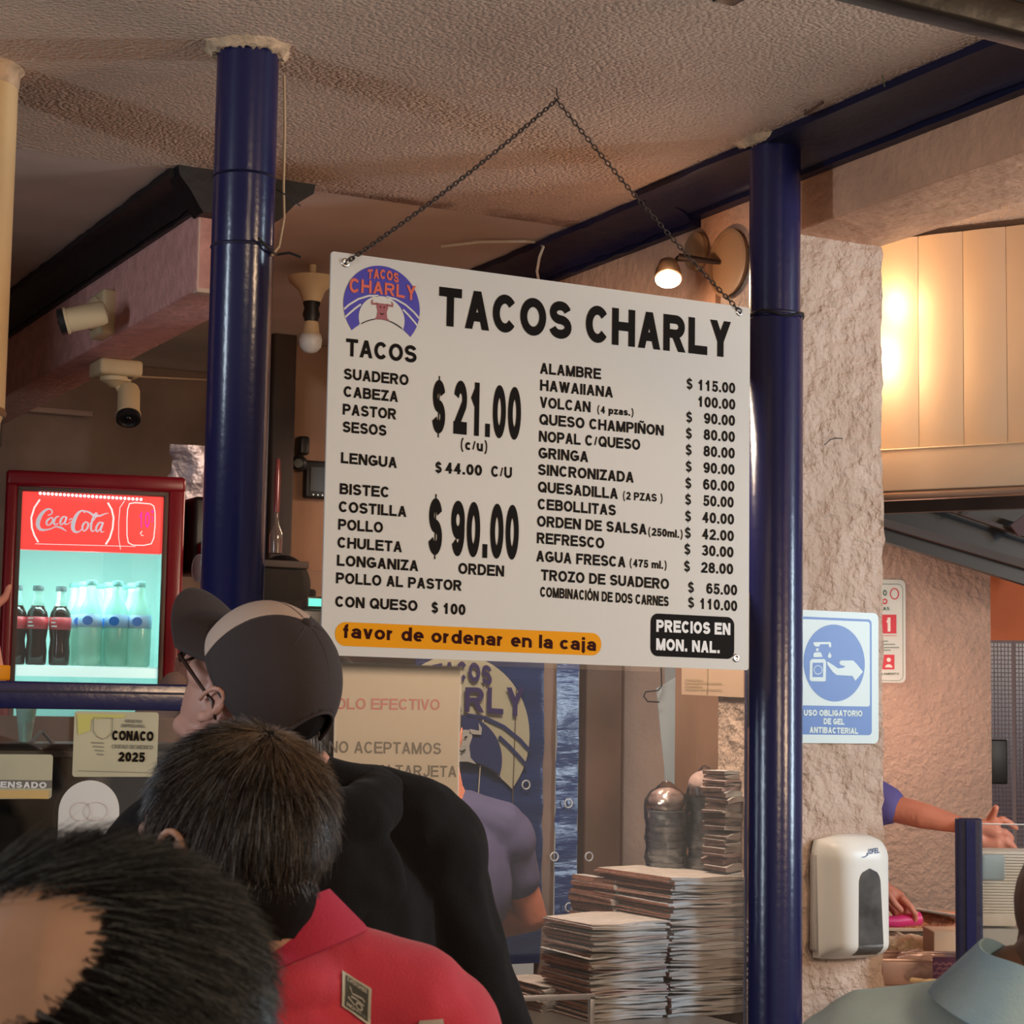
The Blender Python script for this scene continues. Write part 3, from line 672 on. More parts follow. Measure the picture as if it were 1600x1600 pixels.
# eyelets
for (x, y) in ((543, 411), (1158, 484), (1150, 1024)):
    MB().lathe(SP.p(x, y), [(.0035, .0015), (.0052, .0028), (.0085, .0022), (.0095, 0)], SP.n, 24).build('eyelet', METAL, sb, 60)
    MB().lathe(SP.p(x, y), [(.0034, .0), (.0034, .0012)], SP.n, 16).build('eyelet_hole', INK, sb, 60)

# chain
hk = PZ(870, 138, CZ)
ch = thing('hanging_chain', 'dark metal chain looped over a ceiling hook holding the menu board', 'chain', tuple(hk))
MB().tube([(hk.x, hk.y, CZ + .0), (hk.x, hk.y, CZ - .014), (hk.x + .006, hk.y, CZ - .022), (hk.x, hk.y, CZ - .028), (hk.x - .006, hk.y, CZ - .022)], .0016, 8).build('hook', CHAINM, ch)
lm = None
def link_mesh():
    mb = MB(); pts = []
    for k in range(14):
        a = 2 * PI * k / 14; pts.append((math.copysign(.0032, math.cos(a)) * .0 + .0040 * math.cos(a), 0, .0052 * math.sin(a) + (.0018 if math.sin(a) > 0 else -.0018)))
    mb.tube(pts, .0015, 6, closed=True); me = bpy.data.meshes.new('link'); me.from_pydata(mb.v, [], mb.f); me.materials.append(CHAINM); sm(me, 180); return me
lm = link_mesh()
top = Vector((hk.x, hk.y, CZ - .026))
for end in (SP.p(543, 411, .004), SP.p(1158, 484, .004)):
    d = end - top; Ln = d.length; n = int(Ln / .0108)
    def at(f): return top + d * f - Vector((0, 0, .012 * 4 * f * (1 - f)))
    for k in range(n):
        f = (k + .5) / n; p = at(f); tg = (at(min(1, f + .02)) - at(max(0, f - .02))).normalized()
        side = SP.n if k % 2 else tg.cross(SP.n); side = (side + tg.cross(side) * .5).normalized(); e = tg.cross(side).normalized(); side = e.cross(tg)
        M = Matrix((e, side, tg)).transposed().to_4x4(); M.translation = p - hk
        o = bpy.data.objects.new('link', lm); COL.objects.link(o); o.parent = ch; o.matrix_local = M

# ------------------------------------------------------------------ counter front: rail, panes, stickers
YR = 3.80
ZT = .78
ra = PY(-60, 1086, YR); rb = Vector((1.30, YR, ra.z))
rz0 = PY(150, 1109, YR).z; rz1 = PY(150, 1067, YR).z
t = thing('window_rail', 'navy square rail across the glass below the drinks fridge', 'rail', (.9, YR, rz0))
MB().box((.66, YR, (rz0 + rz1) / 2), (1.27, .05, rz1 - rz0), bev=.004).build('bar', NAVY, t, 30)
MB().box((.66, YR - .027, (rz0 + rz1) / 2 + .008), (1.26, .006, .004)).build('bead', NAVYM, t)
GF = Plane((0, YR - .01, 0), (1, 0, 0))
struct(MB().box((.66, YR, (ZT + rz0) / 2), (1.22, .006, rz0 - ZT)).build('window_1', GLASS, None, 0), 'left counter glass below the navy rail with three stickers on it')
struct(MB().box((1.993, YR, (ZT + 1.78) / 2), (1.18, .006, 1.78 - ZT)).build('window_2', GLASS, None, 0), 'right counter glass between the columns with a paper notice taped on it')
t = thing('counter', 'service counter under the glass', 'counter', (1.3, YR + .3, 0))
MB().box((1.30, YR + .40, ZT - .02), (2.75, .64, .04), bev=.004).build('worktop', mat('counter_steel', (.3, .29, .28), .35, .8), t)
MB().box((1.30, YR + .11, (ZT - .04) / 2), (2.74, .04, ZT - .04), bev=.004).build('front_panel', NAVYM, t)
def sticker(name, label, pts, m, cat='sticker', grp=None, pl=GF, r=.006, th=.0006, h=.008):
    uvs = [pl.uv(*p) for p in pts]; u_0 = (uvs[0][0] + uvs[3][0]) / 2; u_1 = (uvs[1][0] + uvs[2][0]) / 2; v_1 = (uvs[0][1] + uvs[1][1]) / 2; v_0 = (uvs[2][1] + uvs[3][1]) / 2
    t = thing(name, label, cat, tuple(pl.w((u_0 + u_1) / 2, v_0, h)), grp)
    MB().poly(pl, rrect(u_0, v_0, u_1, v_1, r), h, th).build('sheet', m, t, 0); return t
YEL = mat('aged_paper', (.50, .47, .32), .6, col2=(.44, .42, .30), vscale=9)
GREY = mat('grey_print', (.16, .15, .12), .6)
s1 = sticker('registration_sticker', 'cream 2025 registry sticker on the glass under the navy rail', [(117, 1110), (247, 1114), (242, 1215), (109, 1212)], YEL)
GH = .0095
line(GF, s1, 'REGISTRO', 194, 1129, 220, 1129.8, 5, .2, GREY, GH); line(GF, s1, 'EMPRESARIAL', 188, 1136, 225, 1137, 5, .2, GREY, GH)
line(GF, s1, 'CONACO', 173, 1156.5, 237.5, 1158, 15.5, .26, INK, GH, track=.08); line(GF, s1, 'CIUDAD DE MEXICO', 173, 1169, 237, 1170.5, 6, .2, GREY, GH); line(GF, s1, '2025', 183, 1189.5, 224, 1190.5, 15, .24, INK, GH)
mb = MB(); stroke_px(mb, GF, [(144, 1121), (174, 1122), (173, 1145), (166, 1152), (158, 1155), (149, 1150), (144, 1142), (144, 1121)], 1.2, GH)
for k in range(4): stroke_px(mb, GF, [(141 + k * 3, 1160 + k * 6), (160, 1161 + k * 6)], 2.2, GH)
stroke_px(mb, GF, [(120, 1204), (231, 1207)], 1, GH); mb.build('crest_print', mat('faint_print', (.24, .23, .18), .6), s1, 0, fix=False)
mb = MB(); mb.poly(GF, [GF.uv(*p) for p in ((118, 1115), (196, 1117), (190, 1121), (140, 1124), (138, 1142), (120, 1148))], .0092); mb.build('yellow_corner', mat('dull_yellow', (.52, .50, .14), .6), s1, 0, fix=False)
s2 = sticker('census_sticker', 'cream sticker with a grey lettered strip at the left edge of the glass', [(-28, 1177), (82, 1180), (78, 1249), (-30, 1247)], YEL)
mb = MB(); mb.poly(GF, [GF.uv(*p) for p in ((-28, 1218), (79.5, 1219), (78.8, 1231), (-29, 1230))], .0092); mb.build('grey_strip', GREY, s2, 0, fix=False)
mb = MB(); mb.poly(GF, [GF.uv(*p) for p in ((-29, 1234), (75, 1234.5), (74, 1248), (-29, 1246))], .0092); mb.build('orange_strip', mat('faded_orange', (.62, .42, .16), .6), s2, 0, fix=False)
line(GF, s2, 'CENSADO', -14, 1230, 70.5, 1231.2, 9.5, .24, PW, .0096)
t = thing('arched_tag', 'white arch-topped tag on the left counter glass', 'sticker', tuple(GF.p(136, 1315, .01)))
a = GF.uv(88, 1315); b = GF.uv(183, 1310); r = (b[0] - a[0]) / 2; cx = (a[0] + b[0]) / 2; cy = GF.uv(135, 1219)[1] - r
MB().poly(GF, [(a[0], cy - .1), (b[0], cy - .1)] + E(cx, cy, r, r, 0, 180, 24), .008, .001).build('sheet', mat('tag_white', (.66, .66, .64), .5), t, 0)
mb = MB(); fp_ = mat('faint_red_print', (.62, .52, .50), .5)
for e in (E(cx - r * .28, cy + .0, r * .33, r * .3, 0, 360), E(cx + r * .22, cy + .0, r * .4, r * .3, 0, 360)):
    for q in offset_poly(e, .0013, False): mb.add([GF.w(x, y, .0095) for x, y in q], [(0, 1, 2, 3)])
mb.build('faint_print', fp_, t, 0, fix=False)
# paper notice
s3 = sticker('paper_notice', 'white paper notice with red and black words taped on the glass', [(520, 1036), (718, 1042), (713, 1251), (520, 1246)], mat('notice_paper', (.72, .66, .60), .45), 'notice', r=.002)
line(GF, s3, 'SOLO EFECTIVO', 507, 1108, 684, 1109.5, 17.5, .16, mat('pink_red_ink', (.66, .11, .16), .5), GH)
nk = mat('brown_black_ink', (.06, .045, .04), .5)
line(GF, s3, 'NO ACEPTAMOS', 511, 1176, 686, 1178.5, 18.5, .155, nk, GH); line(GF, s3, 'PAGO CON TARJETA', 492, 1211, 710, 1214, 18, .155, nk, GH)
MB().poly(GF, [GF.uv(*p) for p in ((518, 1034), (719, 1040), (714, 1254), (518, 1250))], .0102, .0003).build('plastic_sleeve', glass('film', .045, (.97, .97, .96), .35), s3, 0)

# black block added for the dark behind the left glass, and small things
t = thing('dark_block', 'black block added for the dark behind the left counter glass', 'case', (.95, 4.15, .92))
MB().box((.85, 4.14, (ZT + 1.42) / 2), (1.1, .3, 1.42 - ZT), bev=.01).build('body', BLACK, t)
MB().box((.85, 3.985, 1.40), (1.08, .01, .012)).build('edge_strip', mat('dull_steel', (.2, .2, .2), .4, .8), t)
t = thing('glass_tumbler', 'tumbler lit pale green on the dark block', 'cup', tuple(PY(39, 1170, 4.15)))
c_ = PY(39, 1160, 4.15); mb = MB(); mb.lathe((c_.x, c_.y, 1.4205), [(.012, 0), (.016, .03), (.022, .075), (.0235, .09), (.020, .088), (.018, .04)], seg=24); mb.build('bowl', mat('teal_lit_glass', (.45, .8, .72), .1, trans=.5), t)  # teal light on the tumbler is put into its glass colour
t = thing('folded_card', 'grey folded card standing on the dark block', 'card', tuple(PY(64, 1190, 4.05)))
for sx in (-1, 1):
    c_ = PY(64, 1180, 4.05); mb = MB(); mb.bar((c_.x, c_.y, 1.445), (c_.x + sx * .022, c_.y, 1.421), .03, .003); mb.build('flap', mat('card_grey', (.28, .27, .25), .6), t)
t = thing('cardboard_box', 'brown open cardboard box behind the left glass', 'box', tuple(PY(95, 1180, 4.5)))
c_ = PY(70, 1150, 4.75); c_.z = 1.40; MB().box((c_.x, c_.y, (ZT + 1.47) / 2), (.62, .22, 1.47 - ZT), bev=.003).build('body', mat('carton', (.11, .065, .045), .8, vary=.2, vscale=9), t)  # box enlarged to block the bright lower fridge behind it
MB().bar((c_.x - .12, c_.y - .115, c_.z + .005), (c_.x + .05, c_.y - .17, c_.z - .05), .10, .003).build('flap', MATS['carton'], t)

# ------------------------------------------------------------------ drinks fridge
ang = math.radians(-13)
fo = PY(12, 733, 5.95)
FP = Plane(fo, (math.cos(ang), math.sin(ang), 0))
RED = mat('fridge_red', (.24, .008, .018), .28, spec=.5)
fr = thing('drinks_fridge', 'red glass-door drinks fridge with lit header and bottles on its shelf', 'fridge', (fo.x + .28, fo.y, 0))
a = FP.uv(10, 735); b = FP.uv(291, 744); W_ = b[0] - a[0]; u_a = a[0]; top_v = (a[1] + b[1]) / 2
bot_v = -fo.z + .02
ix0 = FP.uv(34, 800)[0]; ix1 = FP.uv(256, 800)[0]; iy1 = FP.uv(150, 771)[1]
dep = .62
def fbox(u_0, u_1, v_0, v_1, d0, d1, name, m, par, bev=.003):
    c_ = FP.w((u_0 + u_1) / 2, (v_0 + v_1) / 2, -(d0 + d1) / 2)
    return MB().box(c_, (abs(u_1 - u_0), abs(d1 - d0), abs(v_1 - v_0)), U=FP.u, V=-FP.n, N=FP.v, bev=bev).build(name, m, par, 30)
fbox(u_a, u_a + .03, bot_v, top_v, .05, dep, 'side_panel', RED, fr); fbox(u_a + W_ - .03, u_a + W_, bot_v, top_v, .05, dep, 'side_panel', RED, fr)
fbox(u_a, u_a + W_, top_v - .03, top_v, .05, dep, 'top_panel', RED, fr)
INT = mat('fridge_liner', (.42, .66, .62), .5, emit=(.36, .80, .74), es=.32)  # liner emission stands in for the light inside the fridge
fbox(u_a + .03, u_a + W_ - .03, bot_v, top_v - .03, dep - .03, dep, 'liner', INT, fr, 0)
for s_ in (0, 1): fbox(*( (u_a + .03, u_a + .036) if s_ == 0 else (u_a + W_ - .036, u_a + W_ - .03)), bot_v, top_v - .03, .05, dep - .03, 'liner', INT, fr, 0)
dr = fbox(u_a, ix0 - .012, bot_v, top_v, 0, .05, 'door', RED, fr, .012)
fbox(ix1 + .012, u_a + W_, bot_v, top_v, 0, .05, 'door_rail', RED, fr, .012)
fbox(u_a, u_a + W_, iy1 + .012, top_v, -.004, .046, 'door_rail', RED, fr, .012)
GSK = mat('door_gasket', (.13, .08, .07), .5)
for (p, q, r_, s_) in ((ix0 - .014, ix0, bot_v, iy1 + .01), (ix1, ix1 + .014, bot_v, iy1 + .01), (ix0 - .014, ix1 + .014, iy1, iy1 + .014)): fbox(p, q, r_, s_, .004, .04, 'gasket', GSK, fr)
hv0 = FP.uv(150, 861)[1]
HR = mat('lit_header_red', (.62, .02, .02), .4, emit=(1.0, .085, .07), es=.72)
hd = fbox(ix0, ix1, hv0, iy1, .02, .06, 'header', HR, fr, .004)
FH = -.018
mb = MB()
for e in ([(62.5, 779.5), (54, 792), (49, 808), (50, 824), (54, 836), (60, 846.5)], [(169, 784.5), (175, 795), (178, 808), (176.5, 825), (172, 840), (165.5, 850)]):
    stroke_px(mb, FP, e, 2.6, FH)
stroke_px(mb, FP, [(55 + 90 * k / 8, 849 + k * .3) for k in range(15)], .8, FH)
P9 = [(203, 786), (212, 784.5), (236, 786.5), (241, 790), (243, 800), (243, 820), (241, 840), (237, 849), (225, 851.5), (208, 851), (201, 847), (199, 835), (199, 810), (200, 795)]
stroke_px(mb, FP, P9, 1.5, FH, True); stroke_px(mb, FP, [(195, 782), (188, 792), (186, 815), (186, 840), (189, 858)], .9, FH)
mb.build('header_outline', mat('lit_white', (.9, .7, .7), .4, emit=(1, .72, .70), es=.9), hd, 0, fix=False)
# flowing script wordmark, traced as tapering pen strokes
def pen(mb, pl, pts, h):
    """pts: (x,y,width_px) photo pixels, smoothed into a tapering ribbon"""
    P = []
    n = len(pts)
    for i in range(n - 1):
        p0 = pts[max(i - 1, 0)]; p1 = pts[i]; p2 = pts[i + 1]; p3 = pts[min(i + 2, n - 1)]
        for k in range(5):
            t_ = k / 5; P.append(tuple(.5 * ((2 * p1[j]) + (-p0[j] + p2[j]) * t_ + (2 * p0[j] - 5 * p1[j] + 4 * p2[j] - p3[j]) * t_ ** 2 + (-p0[j] + 3 * p1[j] - 3 * p2[j] + p3[j]) * t_ ** 3) for j in range(3)))
    P.append(pts[-1]); uv_ = [pl.uv(p[0], p[1]) for p in P]; pxs = pl.uv(P[0][0] + 10, P[0][1])[0] - pl.uv(P[0][0], P[0][1])[0]
    for i in range(len(P) - 1):
        a_, b_ = uv_[i], uv_[i + 1]; d_ = (b_[0] - a_[0], b_[1] - a_[1]); l_ = math.hypot(*d_) or 1e-9; nx, ny = -d_[1] / l_, d_[0] / l_
        wa = max(.5, P[i][2]) * pxs / 20; wb = max(.5, P[i + 1][2]) * pxs / 20
        mb.add([pl.w(a_[0] + nx * wa, a_[1] + ny * wa, h), pl.w(b_[0] + nx * wb, b_[1] + ny * wb, h), pl.w(b_[0] - nx * wb, b_[1] - ny * wb, h), pl.w(a_[0] - nx * wa, a_[1] - ny * wa, h)], [(0, 1, 2, 3)])
Z = lambda L_: [(x / 4.21, 700 + y / 4.21, w_ / 4.21) for x, y, w_ in L_]
mb = MB()
for s_ in ([(345, 412, 10), (330, 398, 10), (300, 405, 16), (268, 440, 24), (250, 485, 28), (255, 520, 24), (280, 536, 16), (330, 530, 8), (365, 515, 8), (400, 520, 14), (440, 545, 3)],   # first capital with its tail
           [(345, 412, 8), (340, 430, 8), (315, 440, 6)],
           [(335, 455, 8), (310, 475, 14), (308, 500, 10), (325, 503, 8), (348, 480, 14), (345, 455, 9), (330, 455, 6)],
           [(392, 450, 8), (375, 448, 10), (356, 478, 15), (362, 502, 10), (385, 492, 8)],
           [(435, 450, 8), (415, 450, 12), (398, 480, 15), (404, 502, 9), (428, 480, 8), (440, 450, 12), (428, 495, 10), (450, 495, 6), (470, 478, 5)],
           [(455, 470, 8), (475, 460, 8)],
           [(560, 425, 6), (545, 408, 10), (515, 425, 18), (490, 470, 26), (480, 520, 26), (495, 548, 18), (525, 545, 8), (545, 520, 5)],
           [(545, 408, 8), (585, 418, 12), (620, 440, 15), (660, 442, 12), (690, 430, 8), (718, 425, 3)],
           [(570, 480, 8), (548, 500, 14), (545, 535, 10), (562, 540, 9), (582, 510, 14), (575, 482, 8)],
           [(582, 500, 4), (610, 480, 6), (640, 435, 10), (630, 425, 8), (612, 460, 12), (600, 520, 14), (608, 545, 9), (628, 535, 6)],
           [(675, 488, 8), (655, 488, 12), (635, 520, 14), (640, 548, 9), (662, 525, 8), (680, 485, 12), (665, 535, 12), (672, 550, 8), (688, 545, 3)]):
    pen(mb, FP, Z(s_), FH)
mb.build('script_wordmark', mat('wordmark_grey', (.62, .66, .72), .4, emit=(.6, .66, .74), es=.45), hd, 0, fix=False)
mb = MB()
put_text(mb, FP, '10', (217, 823), (234, 824), 25, .14, FH, track=.25)
stroke_px(mb, FP, [(238, 797), (240, 797), (240, 800), (238, 800)], 1.1, FH, True); stroke_px(mb, FP, [(237, 806), (239, 806), (239, 814), (237, 814)], 1, FH)
mb.build('temperature_digits', mat('magenta_digits', (.7, 0, .3), .4, emit=(.95, .02, .35), es=1.2), hd, 0, fix=False)
mb = MB(); stroke_px(mb, FP, [(223, 829), (220, 832), (222, 836), (225, 836)], 1.1, FH); mb.build('moon_mark', MATS['lit_white'], hd, 0, fix=False)
LED = mat('led_white', (1, .9, .9), .4, emit=(1, .80, .80), es=2.2)
for k in range(26):
    px = 63 + k * 6.3; py = 770.5 + k * .38; p = FP.p(px, py, -.006); q_ = MB().sphere(p, .0045, 8, 6).build('light_dot', LED, hd, 180)
shv = FP.uv(130, 1040)[1]; sh = fbox(u_a + .036, u_a + W_ - .036, shv - .012, shv, .05, .5, 'shelf', mat('shelf_white', (.7, .85, .82), .4, emit=(.6, .9, .86), es=.25), fr, .002)  # shelf glows faintly too, in place of fridge light falling on it
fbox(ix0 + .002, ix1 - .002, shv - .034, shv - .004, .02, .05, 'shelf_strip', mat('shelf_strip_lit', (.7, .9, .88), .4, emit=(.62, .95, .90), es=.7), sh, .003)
for (px, py, r_) in ((147, 1064, 0), ): pass
fbox(ix0, ix1, bot_v + .05, iy1, .03, .036, 'door_glass', GLASS, fr, 0)
l_ = area('fridge_light', tuple(FP.w((ix0 + ix1) / 2, hv0 - .03, -.1)), tuple(FP.w((ix0 + ix1) / 2, hv0 - .8, -.25)), .4, .08, 2.2, (.62, 1.0, .94))
bulb('fridge_glow', tuple(FP.w((ix0 + ix1) / 2, (hv0 + shv) / 2 + .05, -.30)), .7, (.7, 1, .95), .08)

COLA = mat('cola', (.018, .006, .004), .08, spec=.6); CLEARG = mat('bottle_glass', (.72, .92, .84), .05, trans=.75, ior=1.2, alpha=.62); WATER = mat('pale_green_water', (.58, .90, .76), .08, trans=.45, alpha=.72)
CLAB = mat('red_label', (.60, .05, .07), .4); BLAB = mat('blue_label', (.38, .60, .88), .4); CAPM = mat('cap_teal', (.18, .40, .38), .4); CAPD = mat('cap_dark', (.10, .14, .15), .4); CAPB = mat('label_blue_mark', (.03, .18, .62), .4)
px1 = (FP.uv(140, 900)[0] - FP.uv(130, 900)[0]) / 10
def cola_bottle(u_, d_, lab):
    b_ = FP.w(u_, shv + .0005, -d_); h = .295 * 1.0; t = thing('cola_bottle', lab, 'bottle', tuple(b_), 'dark cola bottles on the fridge shelf')
    H_ = FP.uv(60, 910)[1] - FP.uv(60, 1037)[1]; k = H_ / .285
    pr = [(.026, 0), (.031, .006), (.0325, .05), (.029, .09), (.033, .125), (.0335, .165), (.030, .19), (.020, .212)]
    MB().lathe(b_, [(r * k * 1.16, z * k) for r, z in pr], seg=24).build('liquid', COLA, t, 180)
    MB().lathe(b_, [(r * k * 1.16, z * k) for r, z in ((.0205, .2115), (.0145, .232), (.0125, .262), (.0135, .266))], seg=24).build('neck', CLEARG, t, 180)
    MB().lathe(b_, [(r * k * 1.16, z * k) for r, z in ((.0165, .266), (.0172, .272), (.0165, .284), (.004, .285))], seg=24).build('cap', CAPD, t, 40)
    lb = MB().lathe(b_, [(r * k * 1.16, z * k) for r, z in ((.0338, .128), (.0345, .15), (.0342, .172))], seg=28).build('label', CLAB, t, 180)
    mb = MB(); a0 = math.atan2(FP.n.y, FP.n.x)
    for z_, w_ in ((.164, .5), (.150, .42), (.137, .55)):
        P = []
        for q in range(5): an = a0 - .9 + w_ * q / 4 * 1.1; P.append(b_ + Vector((math.cos(an), math.sin(an), 0)) * .0350 * k * 1.16 + Vector((0, 0, z_ * k)))
        mb.add([p for p in P] + [p + Vector((0, 0, .004)) for p in P], [(i, i + 1, i + 6, i + 5) for i in range(4)])
    mb.build('label_print', PW, lb, 0, fix=False); return t
def water_bottle(u_, d_, lab, front):
    b_ = FP.w(u_, shv + .0005, -d_); H_ = FP.uv(140, 903)[1] - FP.uv(140, 1040)[1]; k = H_ / .30
    t = thing('water_bottle', lab, 'bottle', tuple(b_), 'clear water bottles on the fridge shelf')
    pr = [(.030, 0), (.036, .008), (.037, .09), (.0375, .16), (.034, .195), (.026, .215), (.0175, .236), (.0135, .262), (.0145, .282)]
    MB().lathe(b_, [(r * k * 1.12, z * k) for r, z in pr], seg=24).build('body', WATER, t, 180)
    MB().lathe(b_, [(r * k * 1.12, z * k) for r, z in ((.0165, .282), (.0175, .286), (.0165, .298), (.004, .3))], seg=24).build('cap', CAPM, t, 40)
    lb = MB().lathe(b_, [(r * k * 1.12, z * k) for r, z in ((.0378, .135), (.0383, .155), (.0381, .18))], seg=28).build('label', BLAB, t, 180)
    if front:
        mb = MB(); an = math.atan2(FP.n.y, FP.n.x) - .25
        e = Vector((math.cos(an), math.sin(an), 0)); s_ = Vector((-e.y, e.x, 0)); cc = b_ + e * .0392 * k * 1.12 + Vector((0, 0, .157 * k))
        P = [cc + s_ * .016 * math.cos(2 * PI * q / 20) + Vector((0, 0, .014 * math.sin(2 * PI * q / 20))) for q in range(20)]; mb.add(P, [tuple(range(20))]); mb.build('label_print', CAPB, lb, 0, fix=False)
for px, lab, d_ in ((24, 'cola bottle cut off by the fridge door frame at the left', .13), (57, 'second cola bottle from the left in the fridge', .12), (93, 'third cola bottle, next to the water bottles', .12)):
    cola_bottle(Plane(FP.w(0, 0, -d_), FP.u).uv(px, 1000)[0], d_, lab)
for k, (px, nm) in enumerate(((140, 'front water bottle beside the dark cola bottles'), (181, 'front water bottle in the middle of the water row'), (217, 'front water bottle nearest the fridge door frame'))):
    for r_, d_ in enumerate((.10, .18, .26)):
        water_bottle(Plane(FP.w(0, 0, -d_), FP.u).uv(px - r_ * 13, 1000)[0], d_, nm if r_ == 0 else ('second' if r_ == 1 else 'third') + ' water bottle in the file behind the ' + ('left', 'middle', 'right')[k] + ' front one', r_ < 2)

# ------------------------------------------------------------------ things around the fridge
sheetM = mat('shiny_sheet', (.50, .46, .54), .38, .85, bump=.5, bscale=7, bdist=.05)
pl = Plane(PY(295, 800, 6.3), (1, -.1, 0)); t = thing('metal_sheet', 'crumpled shiny metal sheet standing behind the fridge corner', 'sheet', tuple(pl.p(300, 800)))
c0 = pl.uv(264, 695); c1 = pl.uv(345, 810)
vs, fs = grid_mesh(pl.w(c0[0], c1[1]), pl.u * (c1[0] - c0[0]), pl.v * (c0[1] - c1[1]), 16, 16, lambda u, v, p: pl.n * (.02 * noise.noise(p * 8) + .015 * v * v) + (pl.u * .02 if u == 0 and .6 < v < .85 else Vector()))
mb = MB(); mb.add(vs, fs); vs2 = [Vector(v) - pl.n * .003 for v in vs]; mb.add(vs2, [f[::-1] for f in fs]); mb.build('sheet', sheetM, t, 60, fix=False)
t = thing('coffee_machine', 'black appliance in shadow between the fridge and the left column', 'appliance', tuple(PY(310, 905, 6.0)))
c_ = PY(312, 840, 6.0); MB().box((c_.x, c_.y, c_.z), (.11, .2, .24), bev=.015).build('body', BLACK, t); MB().lathe((c_.x - .0, c_.y - .12, c_.z - .06), [(.04, -.01), (.045, 0), (.045, .03), (.03, .04)], seg=20).build('knob', mat('dark_red_gloss', (.12, .01, .02), .2), t)
t = thing('paper_cup', 'grey paper cup lying on its side beside the fridge', 'cup', tuple(PY(318, 890, 5.85)))
c_ = PY(310, 888, 5.8); MB().lathe(c_, [(.038, -.0), (.041, .002), (.030, .10), (.001, .101)], (RGT * .8 + FWD * .6), 28).build('body', mat('cup_grey', (.35, .31, .29), .6), t); MB().tube([c_ + (Vector((0, 0, 1)) * math.sin(a) + FWD * math.cos(a) * .8 - RGT * math.cos(a) * .6) * .041 for a in [2 * PI * k / 24 for k in range(24)]], .0025, 6, True).build('rim', mat('cup_rim', (.45, .40, .38), .6), t)
# two surveillance cameras with junction boxes on the rose beam
def cam_unit(name, label, boxc, baxis, lensp, lensd, rl, grp='surveillance cameras on the rose beam'):
    t = thing(name, label, 'camera', tuple(boxc), grp)
    boxc = Vector(boxc); ba = Vector(baxis).normalized(); U = Vector((0, 1, 0)) if abs(ba.y) < .8 else Vector((1, 0, 0)); V = ba.cross(U)
    MB().box(boxc, (.135, .135, .05), U, V, ba, .012).build('junction_box', CREAM, t)
    MB().lathe(boxc + ba * .025, [(.048, 0), (.046, .012), (.03, .018), (.016, .03)], ba, 24).build('mount', CREAM, t, 50)
    for k in range(2): MB().lathe(boxc + ba * .024 + U * (.04 - .08 * k) + V * .035, [(.009, 0), (.008, .006), (.003, .007)], ba, 12).build('knockout', mat('knockout_brown', (.08, .05, .03), .6), t, 60)  # dark brown knockout discs
    lp = Vector(lensp); ld = Vector(lensd).normalized()
    MB().tube([boxc + ba * .035, (boxc + ba * .05 + lp) / 2, lp], .013, 12).build('arm', CREAM, t)
    MB().lathe(lp - ld * .04, [(.001, 0), (.030, .006), (.034, .02), (.034, .11), (.038, .112), (.038, .118)], ld, 28).build('housing', CREAM, t, 40)
    MB().lathe(lp - ld * .04 + ld * .118, [(.037, -.004), (.037, .016), (.030, .018), (.026, .010), (.001, .009)], ld, 28).build('lens_hood', BLACK, t, 40)
    MB().sphere(lp - ld * .04 + ld * .125, .014, 14, 10).build('lens', mat('lens_black', (.005, .005, .006), .08), t, 180)
b1 = PX(162, 492, 1.545); lens1 = PX(137, 497, 1.44)
cam_unit('security_camera', 'cream security camera on the side of the rose beam pointing left', b1, (-1, -.25, 0), PX(146, 492, 1.45), tuple(-RGT * 1 + Vector((0, 0, -.28)) - FWD * .15), .03)
b2 = PZ(181, 578, 2.525)
cam_unit('security_camera', 'cream security camera hanging under the rose beam pointing down', b2, (0, 0, -1), b2 + Vector((.035, -.03, -.085)), tuple(-FWD * .55 + RGT * .12 + Vector((0, 0, -.85))), .03)
mb = MB().tube([b2 + Vector((.05, .03, -.01)), PY(250, 590, 6.5), PY(335, 594, 6.8)], .003, 6); tag(mb.build('thin_cable', ROPE, None), 'thin pale cable running right from the hanging camera', 'cable')
tag(MB().box(PY(78, 642, 7.6), (.33, .03, .022), bev=.003).build('cable_trunking', mat('trunking', (.38, .24, .20), .6), None), 'short pale cable trunking on the back wall at the left', 'conduit')
# bare ceiling bulb on cone shade
bc = PY(487, 470, 5.6); t = thing('ceiling_bulb', 'white bulb in a black socket under a cream cone left of the board', 'lamp', (bc.x, bc.y, bc.z))
zz = lambda py: PY(487, py, 5.6).z
MB().lathe((bc.x, bc.y, 0), [(.075, zz(434)), (.070, zz(441)), (.040, zz(455)), (.028, zz(472))], seg=28).build('cone', CREAM, t, 50)
MB().lathe((bc.x, bc.y, 0), [(.024, zz(470)), (.027, zz(474)), (.022, zz(482)), (.027, zz(492)), (.020, zz(504))], seg=24).build('socket', BLACK, t, 50)
MB().lathe((bc.x, bc.y, 0), [(.020, zz(502)), (.024, zz(508)), (.026, zz(520)), (.034, zz(524))], seg=24).build('bulb_neck', CREAM, t, 50)
MB().lathe((bc.x, bc.y, 0), [(.032, zz(523)), (.0355, zz(531)), (.033, zz(542)), (.020, zz(550)), (.001, zz(552.5))], seg=28).build('bulb_globe', mat('bulb_frost', (.6, .6, .58), .3), t, 180)
MB().tube([(bc.x, bc.y, zz(436)), (bc.x, bc.y, CZ)], .012, 10).build('stem', CREAM, t)
